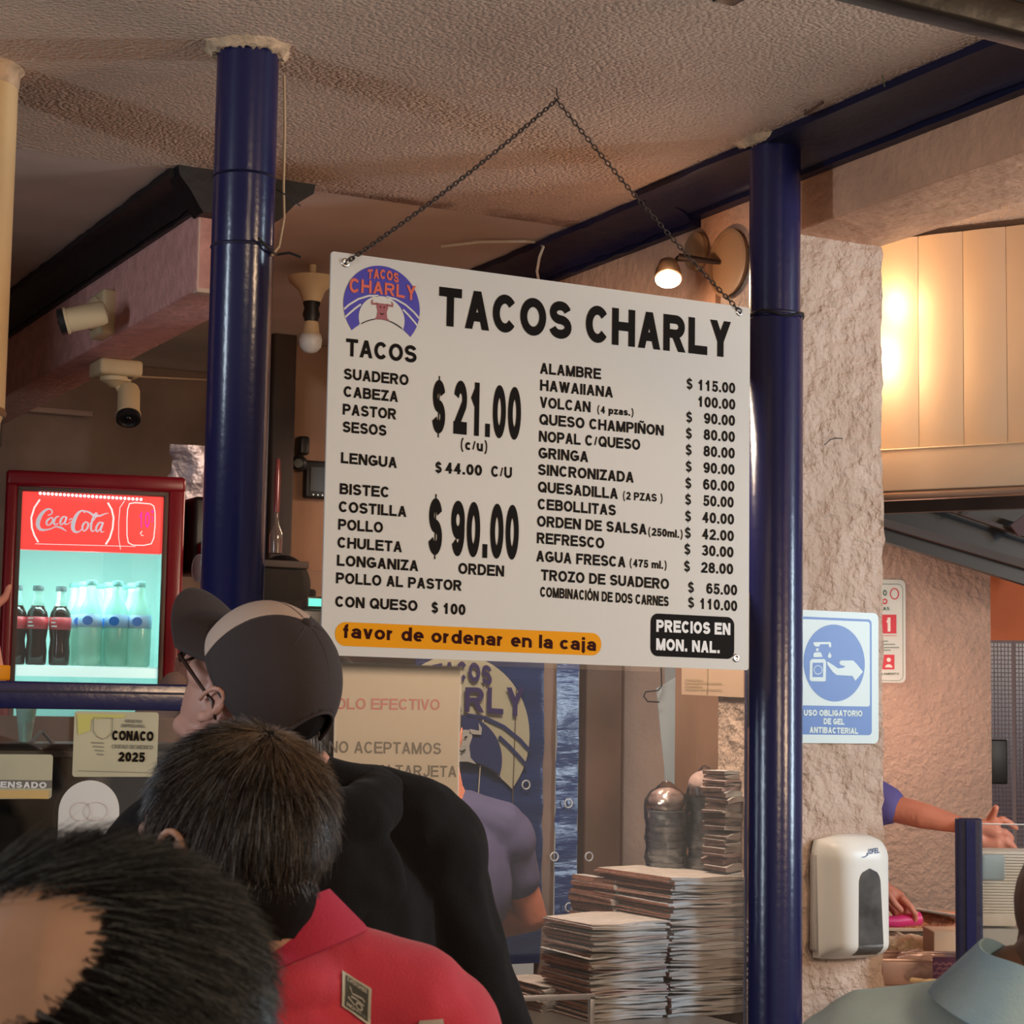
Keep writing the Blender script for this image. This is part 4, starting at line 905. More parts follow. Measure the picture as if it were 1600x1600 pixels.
# cables on the ceiling
t = tag(MB().tube([PY(440, 402, 5.6), PY(480, 404, 5.6), PY(530, 407, 5.55)], .006, 8).build('conduit', CREAM, None), 'thin cream conduit crossing behind the board at the left', 'conduit')
t = tag(MB().tube([PZ(690, 385, CZ - .01), PZ(750, 378, CZ - .008), PZ(820, 377, CZ - .006), PX(843, 379, 2.66), PX(849, 386, 2.64), PX(843, 402, 2.64), PX(839, 424, 2.66), PX(843, 445, 2.7)], .0042, 8).build('white_cable', mat('cable_white', (.62, .55, .46), .5), None), 'white cable along the ceiling dropping over the navy trim', 'cable')
# spot lamp on the wall, beyond the right end of the board
lp = PX(1044, 436, 2.66); t = thing('wall_spotlight', 'lit spotlight on a swivel arm above the board near its right end', 'lamp', tuple(PX(1100, 400, 2.80)))
sd = Vector((-.25, -.42, -.85)).normalized()
MB().lathe(lp - sd * .06, [(.018, 0), (.024, .006), (.032, .03), (.037, .06), (.034, .061)], sd, 28).build('reflector', mat('lamp_brass', (.5, .33, .2), .3, .7), t, 50)
MB().lathe(lp, [(.0335, -.004), (.033, .002), (.024, .006), (.001, .008)], sd, 28).build('lamp_face', mat('lamp_glow', (1, .9, .75), .4, emit=(1, .80, .55), es=26), t, 180)
pa = PX(1124, 410, 2.79); pb = PX(1060, 402, 2.70)
MB().tube([pa, pb], [.006, .011], 12).build('swivel_arm', mat('dark_bronze', (.05, .03, .025), .4, .5), t)
MB().lathe(PX(1090, 393, 2.795), [(.052, 0), (.05, .012), (.04, .016), (.001, .017)], (-1, 0, 0), 28).build('wall_cup', mat('tan_plastic', (.45, .28, .15), .5), t, 50)
MB().tube([pb, (pb + lp) / 2 + Vector((0, 0, .01)), lp - sd * .055], .006, 8).build('neck', MATS['dark_bronze'], t)
sl = bpy.data.lights.new('spot_bulb', 'SPOT'); sl.energy = 14; sl.color = (1, .70, .42); sl.spot_size = 2.0; sl.spot_blend = .6; sl.shadow_soft_size = .03
so = bpy.data.objects.new('spot_bulb', sl); COL.objects.link(so); so.location = lp + sd * .03; so.rotation_euler = sd.to_track_quat('-Z', 'Y').to_euler()
bulb('spot_halo', tuple(lp + Vector((-.03, -.045, .0))), .7, (1, .62, .40), .02)
rp = PX(1141, 411, 2.796); t = thing('wall_ring', 'tan round blanking plate on the wall beside the spotlight', 'plate', tuple(rp))
MB().lathe(rp, [(.082, 0), (.088, .012), (.080, .014), (.078, .003), (.001, .003)], (-1, 0, 0), 40).build('rim', mat('tan_ring', (.36, .21, .11), .5), t, 40)

# dark fittings on the back wall seen between the left column and the board
t = thing('wall_camera', 'black camera fitting on the stained wall left of the board', 'camera', tuple(PY(470, 735, 6.6)))
MB().box(PY(472, 697, 6.84), (.04, .06, .07), bev=.01).build('bracket', BLACK, t); MB().lathe(PY(468, 724, 6.80), [(.001, -.02), (.028, -.02), (.03, .02), (.02, .03)], (-.5, -.8, 0), 20).build('body', BLACK, t, 50)
MB().lathe(PY(466, 724, 6.76), [(.017, .0), (.016, .006), (.001, .007)], (-.4, -.9, 0), 20).build('lens', mat('lens_grey', (.12, .13, .12), .2), t, 50)
t = thing('picture_frame', 'small black framed monitor on the stained wall left of the board', 'frame', tuple(PY(500, 785, 6.85)))
c_ = PY(497, 750, 6.85); MB().box(c_, (.11, .03, .14), bev=.008).build('casing', BLACK, t); MB().box(c_ + Vector((0, -.018, .0)), (.075, .006, .09)).build('screen', mat('screen_grey', (.07, .075, .075), .15), t)
for k in range(3): MB().sphere(c_ + Vector((-.025 + .018 * k, -.02, -.058)), .003, 8, 6).build('button', mat('led_pale', (.7, .7, .6), .4, emit=(.8, .8, .7), es=.5), t)
tag(MB().box(PY(470, 800, 6.9), (.34, .06, 1.25)).build('wall_cladding', WOODW, None), 'stained brown wall panel behind the black fittings', 'panel')
tag(MB().box(PY(436, 760, 6.75), (.09, .06, 1.5), bev=.01).build('dark_post', DARKB, None), 'dark brown post just right of the left column', 'post')
t = thing('hanging_bottle', 'dark bottle with clear base glinting just right of the left column', 'bottle', tuple(PY(431, 862, 5.2)))
c_ = PY(431, 845, 5.2); MB().lathe(c_, [(.018, -.035), (.019, 0), (.018, .02), (.006, .05), (.006, .08)], seg=18).build('body', mat('clear_dark', (.2, .15, .13), .05, trans=.6), t, 60); MB().lathe(c_ + Vector((0, 0, .08)), [(.008, 0), (.009, .10), (.006, .15)], seg=14).build('neck', mat('dark_red_glass', (.15, .03, .03), .1), t, 60)
t = thing('green_display', 'small bright green display behind the cap', 'display', tuple(PY(492, 950, 5.4)))
c_ = PY(492, 942, 5.4); MB().box((c_.x, c_.y + .02, (c_.z - .02) / 2), (.12, .14, c_.z - .02), bev=.01).build('cabinet', BLACK, t); MB().box(c_, (.07, .05, .035), bev=.004).build('casing', BLACK, t); MB().box(c_ + Vector((0, -.027, .0)), (.06, .004, .022)).build('screen', mat('green_screen', (.1, .6, .45), .4, emit=(.10, .85, .60), es=1.1), t)

# ------------------------------------------------------------------ banner
BY = 5.22; BP = Plane((0, BY, 0), (1, 0, 0))
BLUE = mat('banner_vinyl', (.012, .030, .125), .22, bump=.28, bscale=8, bdist=.02, spec=.5, stretch=(1, 1, 5), col2=(.018, .042, .165), vscale=3)
t = thing('vinyl_banner', 'navy vinyl banner with a large pale round emblem hanging in the kitchen', 'banner', tuple(BP.p(780, 1500)))
def bpiece(x0, x1, y0, y1, name):
    a = BP.uv(x0, y1); b = BP.uv(x1, y0)
    vs, fs = grid_mesh(BP.w(a[0], a[1]), BP.u * (b[0] - a[0]), BP.v * (b[1] - a[1]), 24, 60, lambda u, v, p: Vector((0, -.008 * noise.noise(Vector((p.x * 3, 0, p.z * 16))) - .004 * noise.noise(Vector((p.x * 9, 2, p.z * 40))), 0)))
    mb = MB(); mb.add(vs, fs); mb.add([Vector(v) + Vector((0, .002, 0)) for v in vs], [f[::-1] for f in fs]); mb.build(name, BLUE, t, 180, fix=False)
bpiece(640, 853, 900, 1515, 'vinyl_sheet'); bpiece(865, 907, 900, 1495, 'vinyl_sheet')
bc_ = BP.uv(712, 1150); br_ = BP.uv(824, 1150)[0] - bc_[0]
PALE = mat('pale_print', (.42, .42, .32), .5)
emblem(BP, t, bc_, br_, PALE, mat('navy_print', (.018, .03, .13), .4), mat('navy_letters', (.03, .02, .12), .4), mat('navy_bull', (.4, .42, .42), .4), h=.014)
for (px, py) in ((742, 1259), (818, 1226), (818, 1287), (774, 1338), (817, 1339), (817, 1389), (884, 1255), (885, 1417), (862, 1338), (916, 1338)):
    MB().tube([BP.p(px, py, .016) + Vector((.0125 * math.cos(2 * PI * k / 20), 0, .0125 * math.sin(2 * PI * k / 20))) for k in range(20)], .0024, 6, True).build('grommet', mat('grommet_white', (.62, .66, .70), .35), t, 60)
MB().tube([BP.p(754, 1050, .02), BP.p(748, 1160, .02), BP.p(742, 1258, .018)], .0016, 6).build('cord', mat('cord_pale', (.6, .55, .45), .5), t)
MB().tube([BP.p(803, 1075, .016), BP.p(797, 1250, .016), BP.p(790, 1440, .016)], .0016, 6).build('cord', mat('cord_brown', (.10, .07, .05), .6), t)
tag(MB().box(PY(431, 876, 5.2) + Vector((0, 0, -.012)), (.16, .10, .02), bev=.003).build('wall_shelf', DARKB, None), 'small dark shelf under the dark bottle right of the left column', 'shelf')
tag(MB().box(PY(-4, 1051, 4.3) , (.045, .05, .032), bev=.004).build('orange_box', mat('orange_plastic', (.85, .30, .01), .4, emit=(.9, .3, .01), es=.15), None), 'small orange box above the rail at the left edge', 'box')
tag(MB().box((BP.p(859, 1300).x, 5.25, 1.2), (.05, .03, 1.3), bev=.004).build('wooden_post', mat('post_brown', (.20, .13, .10), .7, vary=.2), None), 'narrow brown post in the gap of the banner', 'post')
tag(MB().box((PY(936, 1250, 5.5).x, 5.5, 1.2), (.13, .05, 2.2), bev=.005).build('door_leaf', mat('brown_leaf', (.15, .09, .07), .5, vary=.25, vscale=4), None), 'dark brown door leaf right of the banner', 'door')
tag(MB().box((PY(1000, 1250, 5.75).x, 5.75, 1.2), (.16, .05, 2.3), bev=.005).build('stucco_jamb', mat('jamb_stucco', (.36, .25, .19), .8, bump=.6, bscale=40, vary=.12), None), 'tan stucco door jamb behind the hanging paper', 'jamb')
t = thing('hanging_paper', 'pale blue paper strip hanging from a wire hook below the board', 'paper', tuple(PY(1050, 1235, 4.75)))
HPn = Plane((0, 4.75, 0), (1, 0, 0)); MB().poly(HPn, [HPn.uv(*p) for p in ((1026, 1076), (1067, 1052), (1064, 1140), (1066, 1235), (1043, 1236), (1034, 1160))], 0, .002).build('strip', mat('paper_blue', (.42, .52, .60), .6), t, 0)
MB().tube([HPn.p(1027, 1040, .02), HPn.p(1028, 1072, .02), HPn.p(1022, 1079, .02), HPn.p(1003, 1081, .02), HPn.p(1000, 1088, .02), HPn.p(1006, 1096, .02), HPn.p(1024, 1097, .02)], .0022, 8).build('wire_hook', BLACK, t)
t = thing('cardboard_label', 'beige printed cardboard on the wall below the board', 'card', tuple(PX(1115, 1088, 2.79)))
cpl = Plane((2.79, 0, 0), (0, -1, 0)); q4 = [cpl.uv(*p) for p in ((1066, 1042), (1163, 1042), (1163, 1090), (1066, 1085))]
MB().poly(cpl, q4, .002, .003).build('sheet', mat('beige_card', (.50, .36, .26), .7), t, 0)
mb = MB()
for k in range(4): stroke_px(mb, cpl, [(1072, 1062 + k * 5), (1100 + (k % 2) * 30, 1063 + k * 5)], 1, .0045)
stroke_px(mb, cpl, [(1108, 1040), (1107, 1088)], 1.2, .0045); mb.build('print', mat('olive_print', (.25, .22, .10), .6), t, 0, fix=False)

# ------------------------------------------------------------------ stacks of folded wrapping paper
PAP = [mat('paper_grey', (.50, .47, .46), .7, vary=.12, vscale=30, bump=.3, bscale=60, stretch=(1, 1, 8)), mat('paper_blueish', (.52, .55, .58), .7, vary=.1, vscale=20), mat('paper_pink', (.50, .39, .38), .7, vary=.12, vscale=25)]
PAPE = mat('paper_edge', (.42, .20, .145), .75, vary=.25, vscale=60, bump=.8, bscale=90, stretch=(1, 1, 6))
def stack(name, label, x0, x1, y0, y1, z0, z1, n, grp, edge=PAPE, tilt=0.):
    t = thing(name, label, 'paper stack', ((x0 + x1) / 2, (y0 + y1) / 2, z0), grp)
    hs = rng.uniform(.5, 1.7, n); hs = hs / hs.sum() * (z1 - z0); z = z0
    for k in range(n):
        h = hs[k]; jx = rng.normal(0, .004); jy = rng.normal(0, .005); f = z - z0; xa = x0 + jx + rng.normal(0, .002); xb = x1 + jx + rng.normal(0, .003); ya = y0 + jy; yb = y1 + jy
        vs = []; fs = []; nn = 7; ph = rng.uniform(0, 9); lift = rng.uniform(-.004, .006)
        for row, (yy, dz) in enumerate(((ya, 0), (ya, 1), (yb, 1), (yb, 0))):
            for i in range(nn):
                u = i / (nn - 1); wob = .0022 * math.sin(u * 7 + ph + row) + lift * (1 - u) * (1 if dz else .6) + tilt * (u - .5) * .02
                pinch = .35 if dz and i in (0,) else 0
                vs.append((xa + (xb - xa) * u, yy + (.003 * math.sin(u * 11 + ph) if row < 2 else 0), z + dz * h * (.96 - pinch) + wob))
        for r_ in range(4):
            for i in range(nn - 1): a_ = r_ * nn + i; b_ = ((r_ + 1) % 4) * nn + i; fs.append((a_, a_ + 1, b_ + 1, b_))
        mb = MB(); mb.mi = 0; mb.add(vs, fs); mb.mi = 1; mb.add(vs, [(0, nn, 2 * nn, 3 * nn), (nn - 1, 4 * nn - 1, 3 * nn - 1, 2 * nn - 1)])
        mb.build('paper_sheaf', [PAP[rng.choice(3, p=[.5, .3, .2])], edge], t, 50, fix=False); z += h
    return t
g1 = 'stacks of folded wrapping paper behind the right glass'
sy = 4.12
def sx_(px, y=sy): return PY(px, 1500, y).x
def sz_(py, px=1000, y=sy): return PY(px, py, y).z
ztab = ZT
stack('paper_stack', 'lower front stack of folded paper with a rust coloured left side', sx_(925), sx_(1043), sy, sy + .24, ztab, sz_(1440), 46, g1)
stack('paper_stack', 'taller stack of folded paper beside the right column', sx_(1048), sx_(1172), sy, sy + .36, ztab, sz_(1372, 1100), 54, g1)
yb_ = 4.15
stack('paper_stack', 'dark curled pile of paper on top of the tall stack against the right column', PY(1133, 1300, yb_).x, PY(1185, 1300, yb_).x, yb_, yb_ + .10, sz_(1372, 1100) + .002, PY(1140, 1205, yb_).z, 22, g1, mat('paper_dark', (.10, .06, .05), .8, vary=.3, vscale=40), .3)
stack('paper_stack', 'low pink stack of paper at the left of the others', PY(848, 1560, 4.3).x, PY(925, 1560, 4.3).x, 4.3, 4.5, ztab, PY(880, 1542, 4.3).z, 12, g1, PAPE)
stack('paper_stack', 'short pile of curled paper on top between the bags and the tall stack', PY(1018, 1370, 4.36).x, sx_(1043), 4.38, 4.6, ztab, PY(1030, 1375, 4.4).z, 30, g1, PAPE, .5)
# bagged cups
FILM = glass('cling_film', .16, (.93, .93, .95), .22); CUPW = mat('cup_plastic', (.55, .60, .62), .35, vary=.12, vscale=60, stretch=(1, 1, 4)); ROSE = mat('rose_bundle', (.50, .36, .34), .6, vary=.2, vscale=20)
def bag(label, pxa, pxb, pya, pyb, y, top_r):
    cxp = (pxa + pxb) / 2; c_ = PY(cxp, pyb, y); r_ = (PY(pxb, pyb, y).x - PY(pxa, pyb, y).x) / 2 * .95; z0 = c_.z; z1 = PY(cxp, pya, y).z
    t = thing('bag_of_cups', label, 'bag', (c_.x, y, z0), 'plastic bags of cups on the paper stacks'); H_ = z1 - z0
    n = 9
    for k in range(n):
        z_ = z0 + H_ * .72 * k / n; MB().lathe((c_.x, y + .02, z_), [(r_ * .72, 0), (r_ * .80, H_ * .075), (r_ * .84, H_ * .078), (r_ * .84, H_ * .084)], seg=20).build('cup', CUPW, t, 50)
    MB().sphere((c_.x, y + .02, z0 + H_ * .84), (r_ * .9, r_ * .8, H_ * .14), 20, 12).build('rose_bundle', ROSE, t, 180)
    m = blob([('c', [((c_.x, y + .02, z0 + r_ * .5), r_ * .93), ((c_.x, y + .02, z0 + H_ * .75), r_ * top_r), ((c_.x, y + .02, z0 + H_ * .97), r_ * .35)])], .007, 3)
    displace(m, lambda p: .006 * noise.noise(p * 30) + .003 * noise.noise(p * 80)); fin(m, 'film', FILM, t)
bag('small bag of stacked cups standing left of the tall bag', 1016, 1078, 1228, 1372, 4.40, 1.1)
bag('tall bag of stacked cups next to the tallest paper stack', 1080, 1136, 1200, 1368, 4.36, 1.0)
t = thing('metal_rack', 'thin grey metal frame corner in front of the paper stacks', 'rack', tuple(PY(870, 1600, 4.0)))
f0 = PY(740, 1562, 4.0); f1 = PY(924, 1557, 4.0); f2 = PY(922, 1660, 4.0); ALU = mat('brushed_alloy', (.50, .50, .54), .35, .6)
MB().bar(f0, f1 + Vector((.006, 0, 0)), .012, .012, .001).build('top_bar', ALU, t); MB().bar(f1, (f1.x, 4.0, ZT), .012, .012, .001).build('side_bar', ALU, t)

# ------------------------------------------------------------------ right side: sanitiser notice, dispenser
PP = Plane((0, 3.944, 0), (1, 0, 0))
SB = mat('sign_blue', (.035, .12, .42), .35); SWH = mat('sign_pale', (.56, .66, .66), .35)
t = sticker('sanitiser_sign', 'blue and white hand gel notice on the stucco pillar', [(1176, 951), (1370.5, 957), (1370, 1164), (1176, 1158)], SWH, 'sign', pl=PP, r=.014, th=.003, h=.006)
a = PP.uv(1176, 1158); b = PP.uv(1370, 957); cxs = (a[0] + b[0]) / 2
mb = MB(); i0 = PP.uv(1190, 1150); i1 = PP.uv(1359.5, 966)
i0 = (a[0] + .022, PP.uv(1300, 1148)[1]); i1 = (b[0] - .021, PP.uv(1300, 965.5)[1])
mb.poly(PP, rrect(i0[0], i0[1], i1[0], i1[1], .010), .0066); mb.build('blue_field', SB, t, 0, fix=False)
v2 = PP.uv(1300, 1103)[1]
MB().poly(PP, rrect(i0[0] + .006, v2, i1[0] - .006, i1[1] - .006, .007), .0070).build('pale_field', SWH, t, 0, fix=False)
cc = PP.uv(1301, 1036); rr_ = PP.uv(1301, 976)[1] - cc[1]
MB().poly(PP, [(cc[0] + rr_ * .98 * math.cos(2 * PI * k / 60), cc[1] + rr_ * math.sin(2 * PI * k / 60)) for k in range(60)], .0074).build('blue_disc', SB, t, 0, fix=False)
mb = MB(); A = lambda L_: [PP.uv(1240 + x / 4.444, 860 + y / 4.444) for x, y in L_]
PH = .0079
bot = A([(100, 770), (112, 755), (200, 755), (212, 770), (210, 905), (200, 910), (108, 908), (98, 895)])
mb.poly(PP, bot, PH); mb.poly(PP, A([(125, 715), (140, 708), (175, 708), (188, 740), (125, 742)]), PH); mb.poly(PP, A([(143, 680), (160, 680), (160, 700), (143, 700)]), PH)
mb.poly(PP, A([(125, 638), (240, 636), (247, 645), (247, 672), (232, 672), (230, 652), (170, 652), (165, 668), (138, 668), (125, 652)]), PH)
mb.poly(PP, A([(237, 705), (250, 732), (245, 746), (228, 746), (224, 732)]), PH)
mb.poly(PP, A([(218, 775), (228, 775), (295, 820), (335, 815), (345, 805), (312, 795), (303, 778), (315, 765), (400, 765), (425, 790), (468, 843), (415, 905), (395, 872), (330, 868), (285, 865), (260, 845), (222, 795)]), PH)
mb.build('pictogram', SWH, t, 0, fix=False)
mb = MB(); mb.poly(PP, A([(118, 780), (192, 780), (190, 880), (118, 880)]), .0083)
mb.build('pictogram_label', SB, t, 0, fix=False)
mb = MB()
for q in offset_poly(A([(155 + 28 * math.cos(k * PI / 8), 830 + 30 * math.sin(k * PI / 8)) for k in range(16)]), .0016, True): mb.add([PP.w(x, y, .0087) for x, y in q], [(0, 1, 2, 3)])
mb.build('pictogram_ring', SWH, t, 0, fix=False)
for s, x0, y0, x1, y1 in (('USO OBLIGATORIO', 1253, 1118.2, 1344.5, 1119.5), ('DE GEL', 1284, 1131.5, 1316.5, 1132.5), ('ANTIBACTERIAL', 1262, 1145, 1338, 1146.8)):
    line(PP, t, s, x0, y0, x1, y1, 9.6, .25, SWH, .0074, track=.07)
# dispenser
dc = PY(1325, 1400, 3.94); t = thing('soap_dispenser', 'white wall soap dispenser with a dark window on the stucco pillar', 'dispenser', tuple(dc))
DPp = Plane((0, 3.94, 0), (1, 0, 0)); a = DPp.uv(1283, 1495); b = DPp.uv(1381, 1300); w_ = b[0] - a[0]; h_ = b[1] - a[1]; x0d = a[0] - .032; zc0 = a[1]
vs = []; fs = []; NA, NB = 26, 34
def disp(u, v, off=0.):
    # u across -1..1, v up 0..1 : rounded shell
    top = 1 - max(0, (v - .80) / .20) ** 2.2; bt = 1 - max(0, (.12 - v) / .12) ** 2 * .55
    k = abs(u); side = (1 - k ** 5) ** .45 if k < 1 else 0
    d = .105 * side * (.35 + .65 * top ** .5 if top > 0 else .35) * bt * (1 - .10 * v)
    hw = w_ * .50 * (1 - .06 * (1 - v)) * (1 - .10 * max(0, (v - .8) / .2) ** 2)
    return Vector((x0d + w_ * .5 + u * hw, 3.938 - d - off, zc0 + h_ * (v - .05 * abs(u) ** 3 * (v > .8) * (v - .8) * 5)))
for j in range(NB + 1):
    for i in range(NA + 1): vs.append(disp(math.sin((-1 + 2 * i / NA) * PI / 2), j / NB))
for j in range(NB):
    for i in range(NA): a_ = j * (NA + 1) + i; fs.append((a_, a_ + 1, a_ + NA + 2, a_ + NA + 1))
fs.append(tuple(range(NA + 1))[::-1]); fs.append(tuple((NB) * (NA + 1) + i for i in range(NA + 1)))
mb = MB(); mb.add(vs, fs); mb.build('shell', WHITE, t, 60)
mb = MB()
mb.box((x0d + w_ * .5, 3.93, zc0 + h_ * .45), (w_ * 1.02, .03, h_ * .8), bev=.008); mb.build('back_plate', mat('plate_grey', (.45, .44, .43), .4), t)
rows = 22; vs = []; fs = []
for j in range(rows + 1):
    f = j / rows; v = .035 + .70 * f; hw = .42 * (1 - .22 * f) * (math.sqrt(max(0, 1 - ((f - .84) / .16) ** 2)) if f > .84 else 1)
    for i in range(9):
        u = .06 + hw * (-1 + 2 * i / 8); vs.append(disp(u, v, .0012))
for j in range(rows):
    for i in range(8): a_ = j * 9 + i; fs.append((a_, a_ + 1, a_ + 10, a_ + 9))
mb = MB(); mb.add(vs, fs); wd = mb.build('window', mat('smoked_window', (.05, .05, .05), .15, col2=(.12, .12, .12), vscale=14), t, 180, fix=False)
mb = MB(); lg = lambda u, v: disp(u, v, .0016)
def on_disp(P, wd_, m_):
    for q in offset_poly(P, wd_, False): mb.add([disp(x, y, .0016) for x, y in q], [(0, 1, 2, 3)])
qs, tw = text_quads('JOFEL', .2, .1)
for q in qs: mb.add([disp(-.02 + (a_ / tw) * .42 + b_ * .05, .845 + b_ * .042 + a_ / tw * .012, .0018) for a_, b_ in q], [tuple(range(len(q)))])
on_disp([(-.17, .825), (-.07, .828), (.03, .845)], .008, None)
mb.build('logo_print', mat('logo_navy', (.01, .05, .18), .4), t, 0, fix=False)
tag(MB().tube([PP.p(1284, 696, .01), PP.p(1292, 688, .014), PP.p(1302, 685, .012), PP.p(1313, 686, .008)], .0012, 6).build('bent_wire', BLACK, None), 'short bent wire sticking out of the stucco pillar', 'wire')

# ------------------------------------------------------------------ hood, back wall, tiles
HU = (RGT * 5270 - FWD * 3107).normalized(); HP = Plane(PD(1380, 782, 5.5), HU)
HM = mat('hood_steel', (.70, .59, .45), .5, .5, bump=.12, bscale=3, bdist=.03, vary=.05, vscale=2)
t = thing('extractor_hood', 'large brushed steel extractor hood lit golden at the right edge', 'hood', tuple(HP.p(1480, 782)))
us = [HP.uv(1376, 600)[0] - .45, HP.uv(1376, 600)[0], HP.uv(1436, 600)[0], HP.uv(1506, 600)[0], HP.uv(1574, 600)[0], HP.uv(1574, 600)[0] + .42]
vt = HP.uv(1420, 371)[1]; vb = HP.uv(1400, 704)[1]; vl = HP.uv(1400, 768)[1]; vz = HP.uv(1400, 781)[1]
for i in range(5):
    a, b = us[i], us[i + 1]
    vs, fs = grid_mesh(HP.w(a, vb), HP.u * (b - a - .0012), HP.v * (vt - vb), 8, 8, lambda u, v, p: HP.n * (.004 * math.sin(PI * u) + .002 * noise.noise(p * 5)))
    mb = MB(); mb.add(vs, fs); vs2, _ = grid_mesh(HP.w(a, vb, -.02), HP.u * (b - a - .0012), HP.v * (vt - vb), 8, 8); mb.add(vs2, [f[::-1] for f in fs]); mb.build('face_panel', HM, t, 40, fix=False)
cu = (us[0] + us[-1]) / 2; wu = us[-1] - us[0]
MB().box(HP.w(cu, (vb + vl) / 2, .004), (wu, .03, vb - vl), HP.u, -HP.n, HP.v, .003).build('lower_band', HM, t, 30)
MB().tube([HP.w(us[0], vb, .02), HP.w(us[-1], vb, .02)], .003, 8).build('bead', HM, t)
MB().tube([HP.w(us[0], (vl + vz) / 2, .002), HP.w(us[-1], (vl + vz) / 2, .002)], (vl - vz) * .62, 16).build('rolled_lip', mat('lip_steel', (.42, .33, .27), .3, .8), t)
MB().box(HP.w(cu, (vt + vz) / 2, -.35), (wu, .03, vt - vz), HP.u, -HP.n, HP.v).build('back_panel', DARKB, t)
# back wall behind the serving table, facing the camera
BW = Plane(PD(1460, 1100, 7.4), RGT)
t_ = BW; P = [BW.uv(*p) for p in ((1150, 755), (1376, 822), (1547, 872), (1547, 1120))]; fl = -BW.o.z
poly = [(P[0][0], fl), (P[2][0], fl), P[2], P[1], P[0]]
struct(MB().poly(BW, poly, 0, .12).build('wall_far', mat('far_stucco', (.47, .36, .30), .85, bump=.6, bscale=40, bdetail=6, bdist=.03, vary=.08, vscale=5), smooth=0))
BW2 = Plane(PD(1560, 1000, 7.9), RGT); a = BW2.uv(1530, 885); b = BW2.uv(1720, 1003)
struct(MB().poly(BW2, [(a[0], b[1]), (b[0], b[1]), (b[0], a[1]), (a[0], a[1])], .0, .1).build('wall_orange', mat('orange_paint', (.90, .19, .035), .5), smooth=0))
struct(MB().poly(BW2, [(a[0], fl), (b[0], fl), (b[0], b[1]), (a[0], b[1])], .0, .1).build('wall_tiled', mat('grout', (.36, .28, .30), .7), smooth=0))
mb = MB(); g0 = BW2.uv(1547, 1004); g1_ = BW2.uv(1552.6, 1010.8); tw_ = g1_[0] - g0[0]; th_ = g0[1] - g1_[1]
for i in range(26):
    for j in range(62):
        if i % 7 == 6: continue
        u = g0[0] + i * tw_ - .0; v = g0[1] - j * th_; mb.poly(BW2, [(u + tw_ * .1, v - th_ * .88), (u + tw_ * .88, v - th_ * .88), (u + tw_ * .88, v - th_ * .12), (u + tw_ * .1, v - th_ * .12)], .004, .004)
tag(mb.build('mosaic_tile', mat('plum_tile', (.085, .055, .11), .25), None, 0, fix=False), 'small plum mosaic tiles on the wall below the orange paint', 'tiles', kind='stuff')
tag(MB().box(PD(1552, 1190, 7.7), (.10, .05, .17), RGT, FWD, (0, 0, 1), .006).build('wall_box', BLACK, None), 'black box on the edge of the mosaic wall', 'box')
# dark awning under the hood
t = thing('awning', 'dark sloping awning sheet below the steel hood', 'awning', tuple(PD(1500, 820, 7.2)))
def slab(px0, py0, px1, py1, d0, d1, th, depth, name, m):
    a = PD(px0, py0, d0); b = PD(px1, py1, d1); MB().bar(a, b, depth, th, side=FWD).build(name, m, t)
slab(1200, 745, 1720, 905, 7.0, 7.0, .20, .05, 'sheet', BLACK)
slab(1340, 805, 1700, 912, 6.95, 6.95, .028, .04, 'edge_strip', mat('awning_edge', (.075, .055, .05), .5))
slab(1430, 778, 1700, 870, 6.9, 6.9, .014, .03, 'rib', MATS['awning_edge']); slab(1505, 806, 1545, 770, 6.85, 6.85, .006, .01, 'wire', MATS['awning_edge'])
slab(1585, 830, 1640, 790, 6.85, 6.85, .05, .02, 'rib', mat('plum_rib', (.10, .05, .06), .5))
slab(1200, 700, 1720, 830, 7.3, 7.3, .3, .05, 'sheet', BLACK)
# red and white plate on the far wall
s4 = sticker('fire_sign', 'white plate with red squares half hidden by the pillar', [(1290, 903), (1414, 907.5), (1415, 1067), (1290, 1065)], SWH, 'sign', pl=BW, r=.02, th=.004, h=.006)
RP = mat('plate_red', (.55, .02, .05), .4); GK = mat('plate_green', (.03, .10, .07), .5)
mb = MB(); a = BW.uv(1300, 1062); b = BW.uv(1410, 913)
for q in offset_poly(rrect(a[0], a[1], b[0], b[1], .02), .0016, True): mb.add([BW.w(x, y, .0072) for x, y in q], [(0, 1, 2, 3)])
mb.build('border', GK, s4, 0, fix=False)
mb = MB(); RQ = lambda x0, y0, x1, y1: mb.poly(BW, [BW.uv(x0, y1), BW.uv(x1, y1), BW.uv(x1, y0), BW.uv(x0, y0)], .0072)
RQ(1368, 960.5, 1400, 990); RQ(1378, 1023, 1397, 1046); RQ(1368, 993, 1400, 993.8)
cc = BW.uv(1397, 928); r_ = BW.uv(1404.5, 928)[0] - cc[0]
for q in offset_poly([(cc[0] + r_ * .85 * math.cos(k * PI / 10), cc[1] + r_ * 1.1 * math.sin(k * PI / 10)) for k in range(20)], .004, True): mb.add([BW.w(x, y, .0072) for x, y in q], [(0, 1, 2, 3)])
mb.build('red_print', RP, s4, 0, fix=False)
line(BW, s4, '1', 1383, 987, 1393, 987, 22, .3, PW, .0085); line(BW, s4, 'O', 1379, 931, 1385, 931, 9, .2, GK, .0085); line(BW, s4, 'O', 1378, 944.5, 1386, 944.5, 9, .22, RP, .0085)
line(BW, s4, 'RAS', 1374, 953.5, 1389, 953.5, 5, .2, GK, .0085); line(BW, s4, 'REGLAMENTO', 1365, 1054.5, 1404, 1054.5, 3.2, .2, GK, .0085)
mb = MB()
for k, (x, y) in enumerate(((1387, 1002), (1398, 1007), (1404, 1012), (1391, 1016))): stroke_px(mb, BW, [(1370, y), (x, y)], 1.1, .0085)
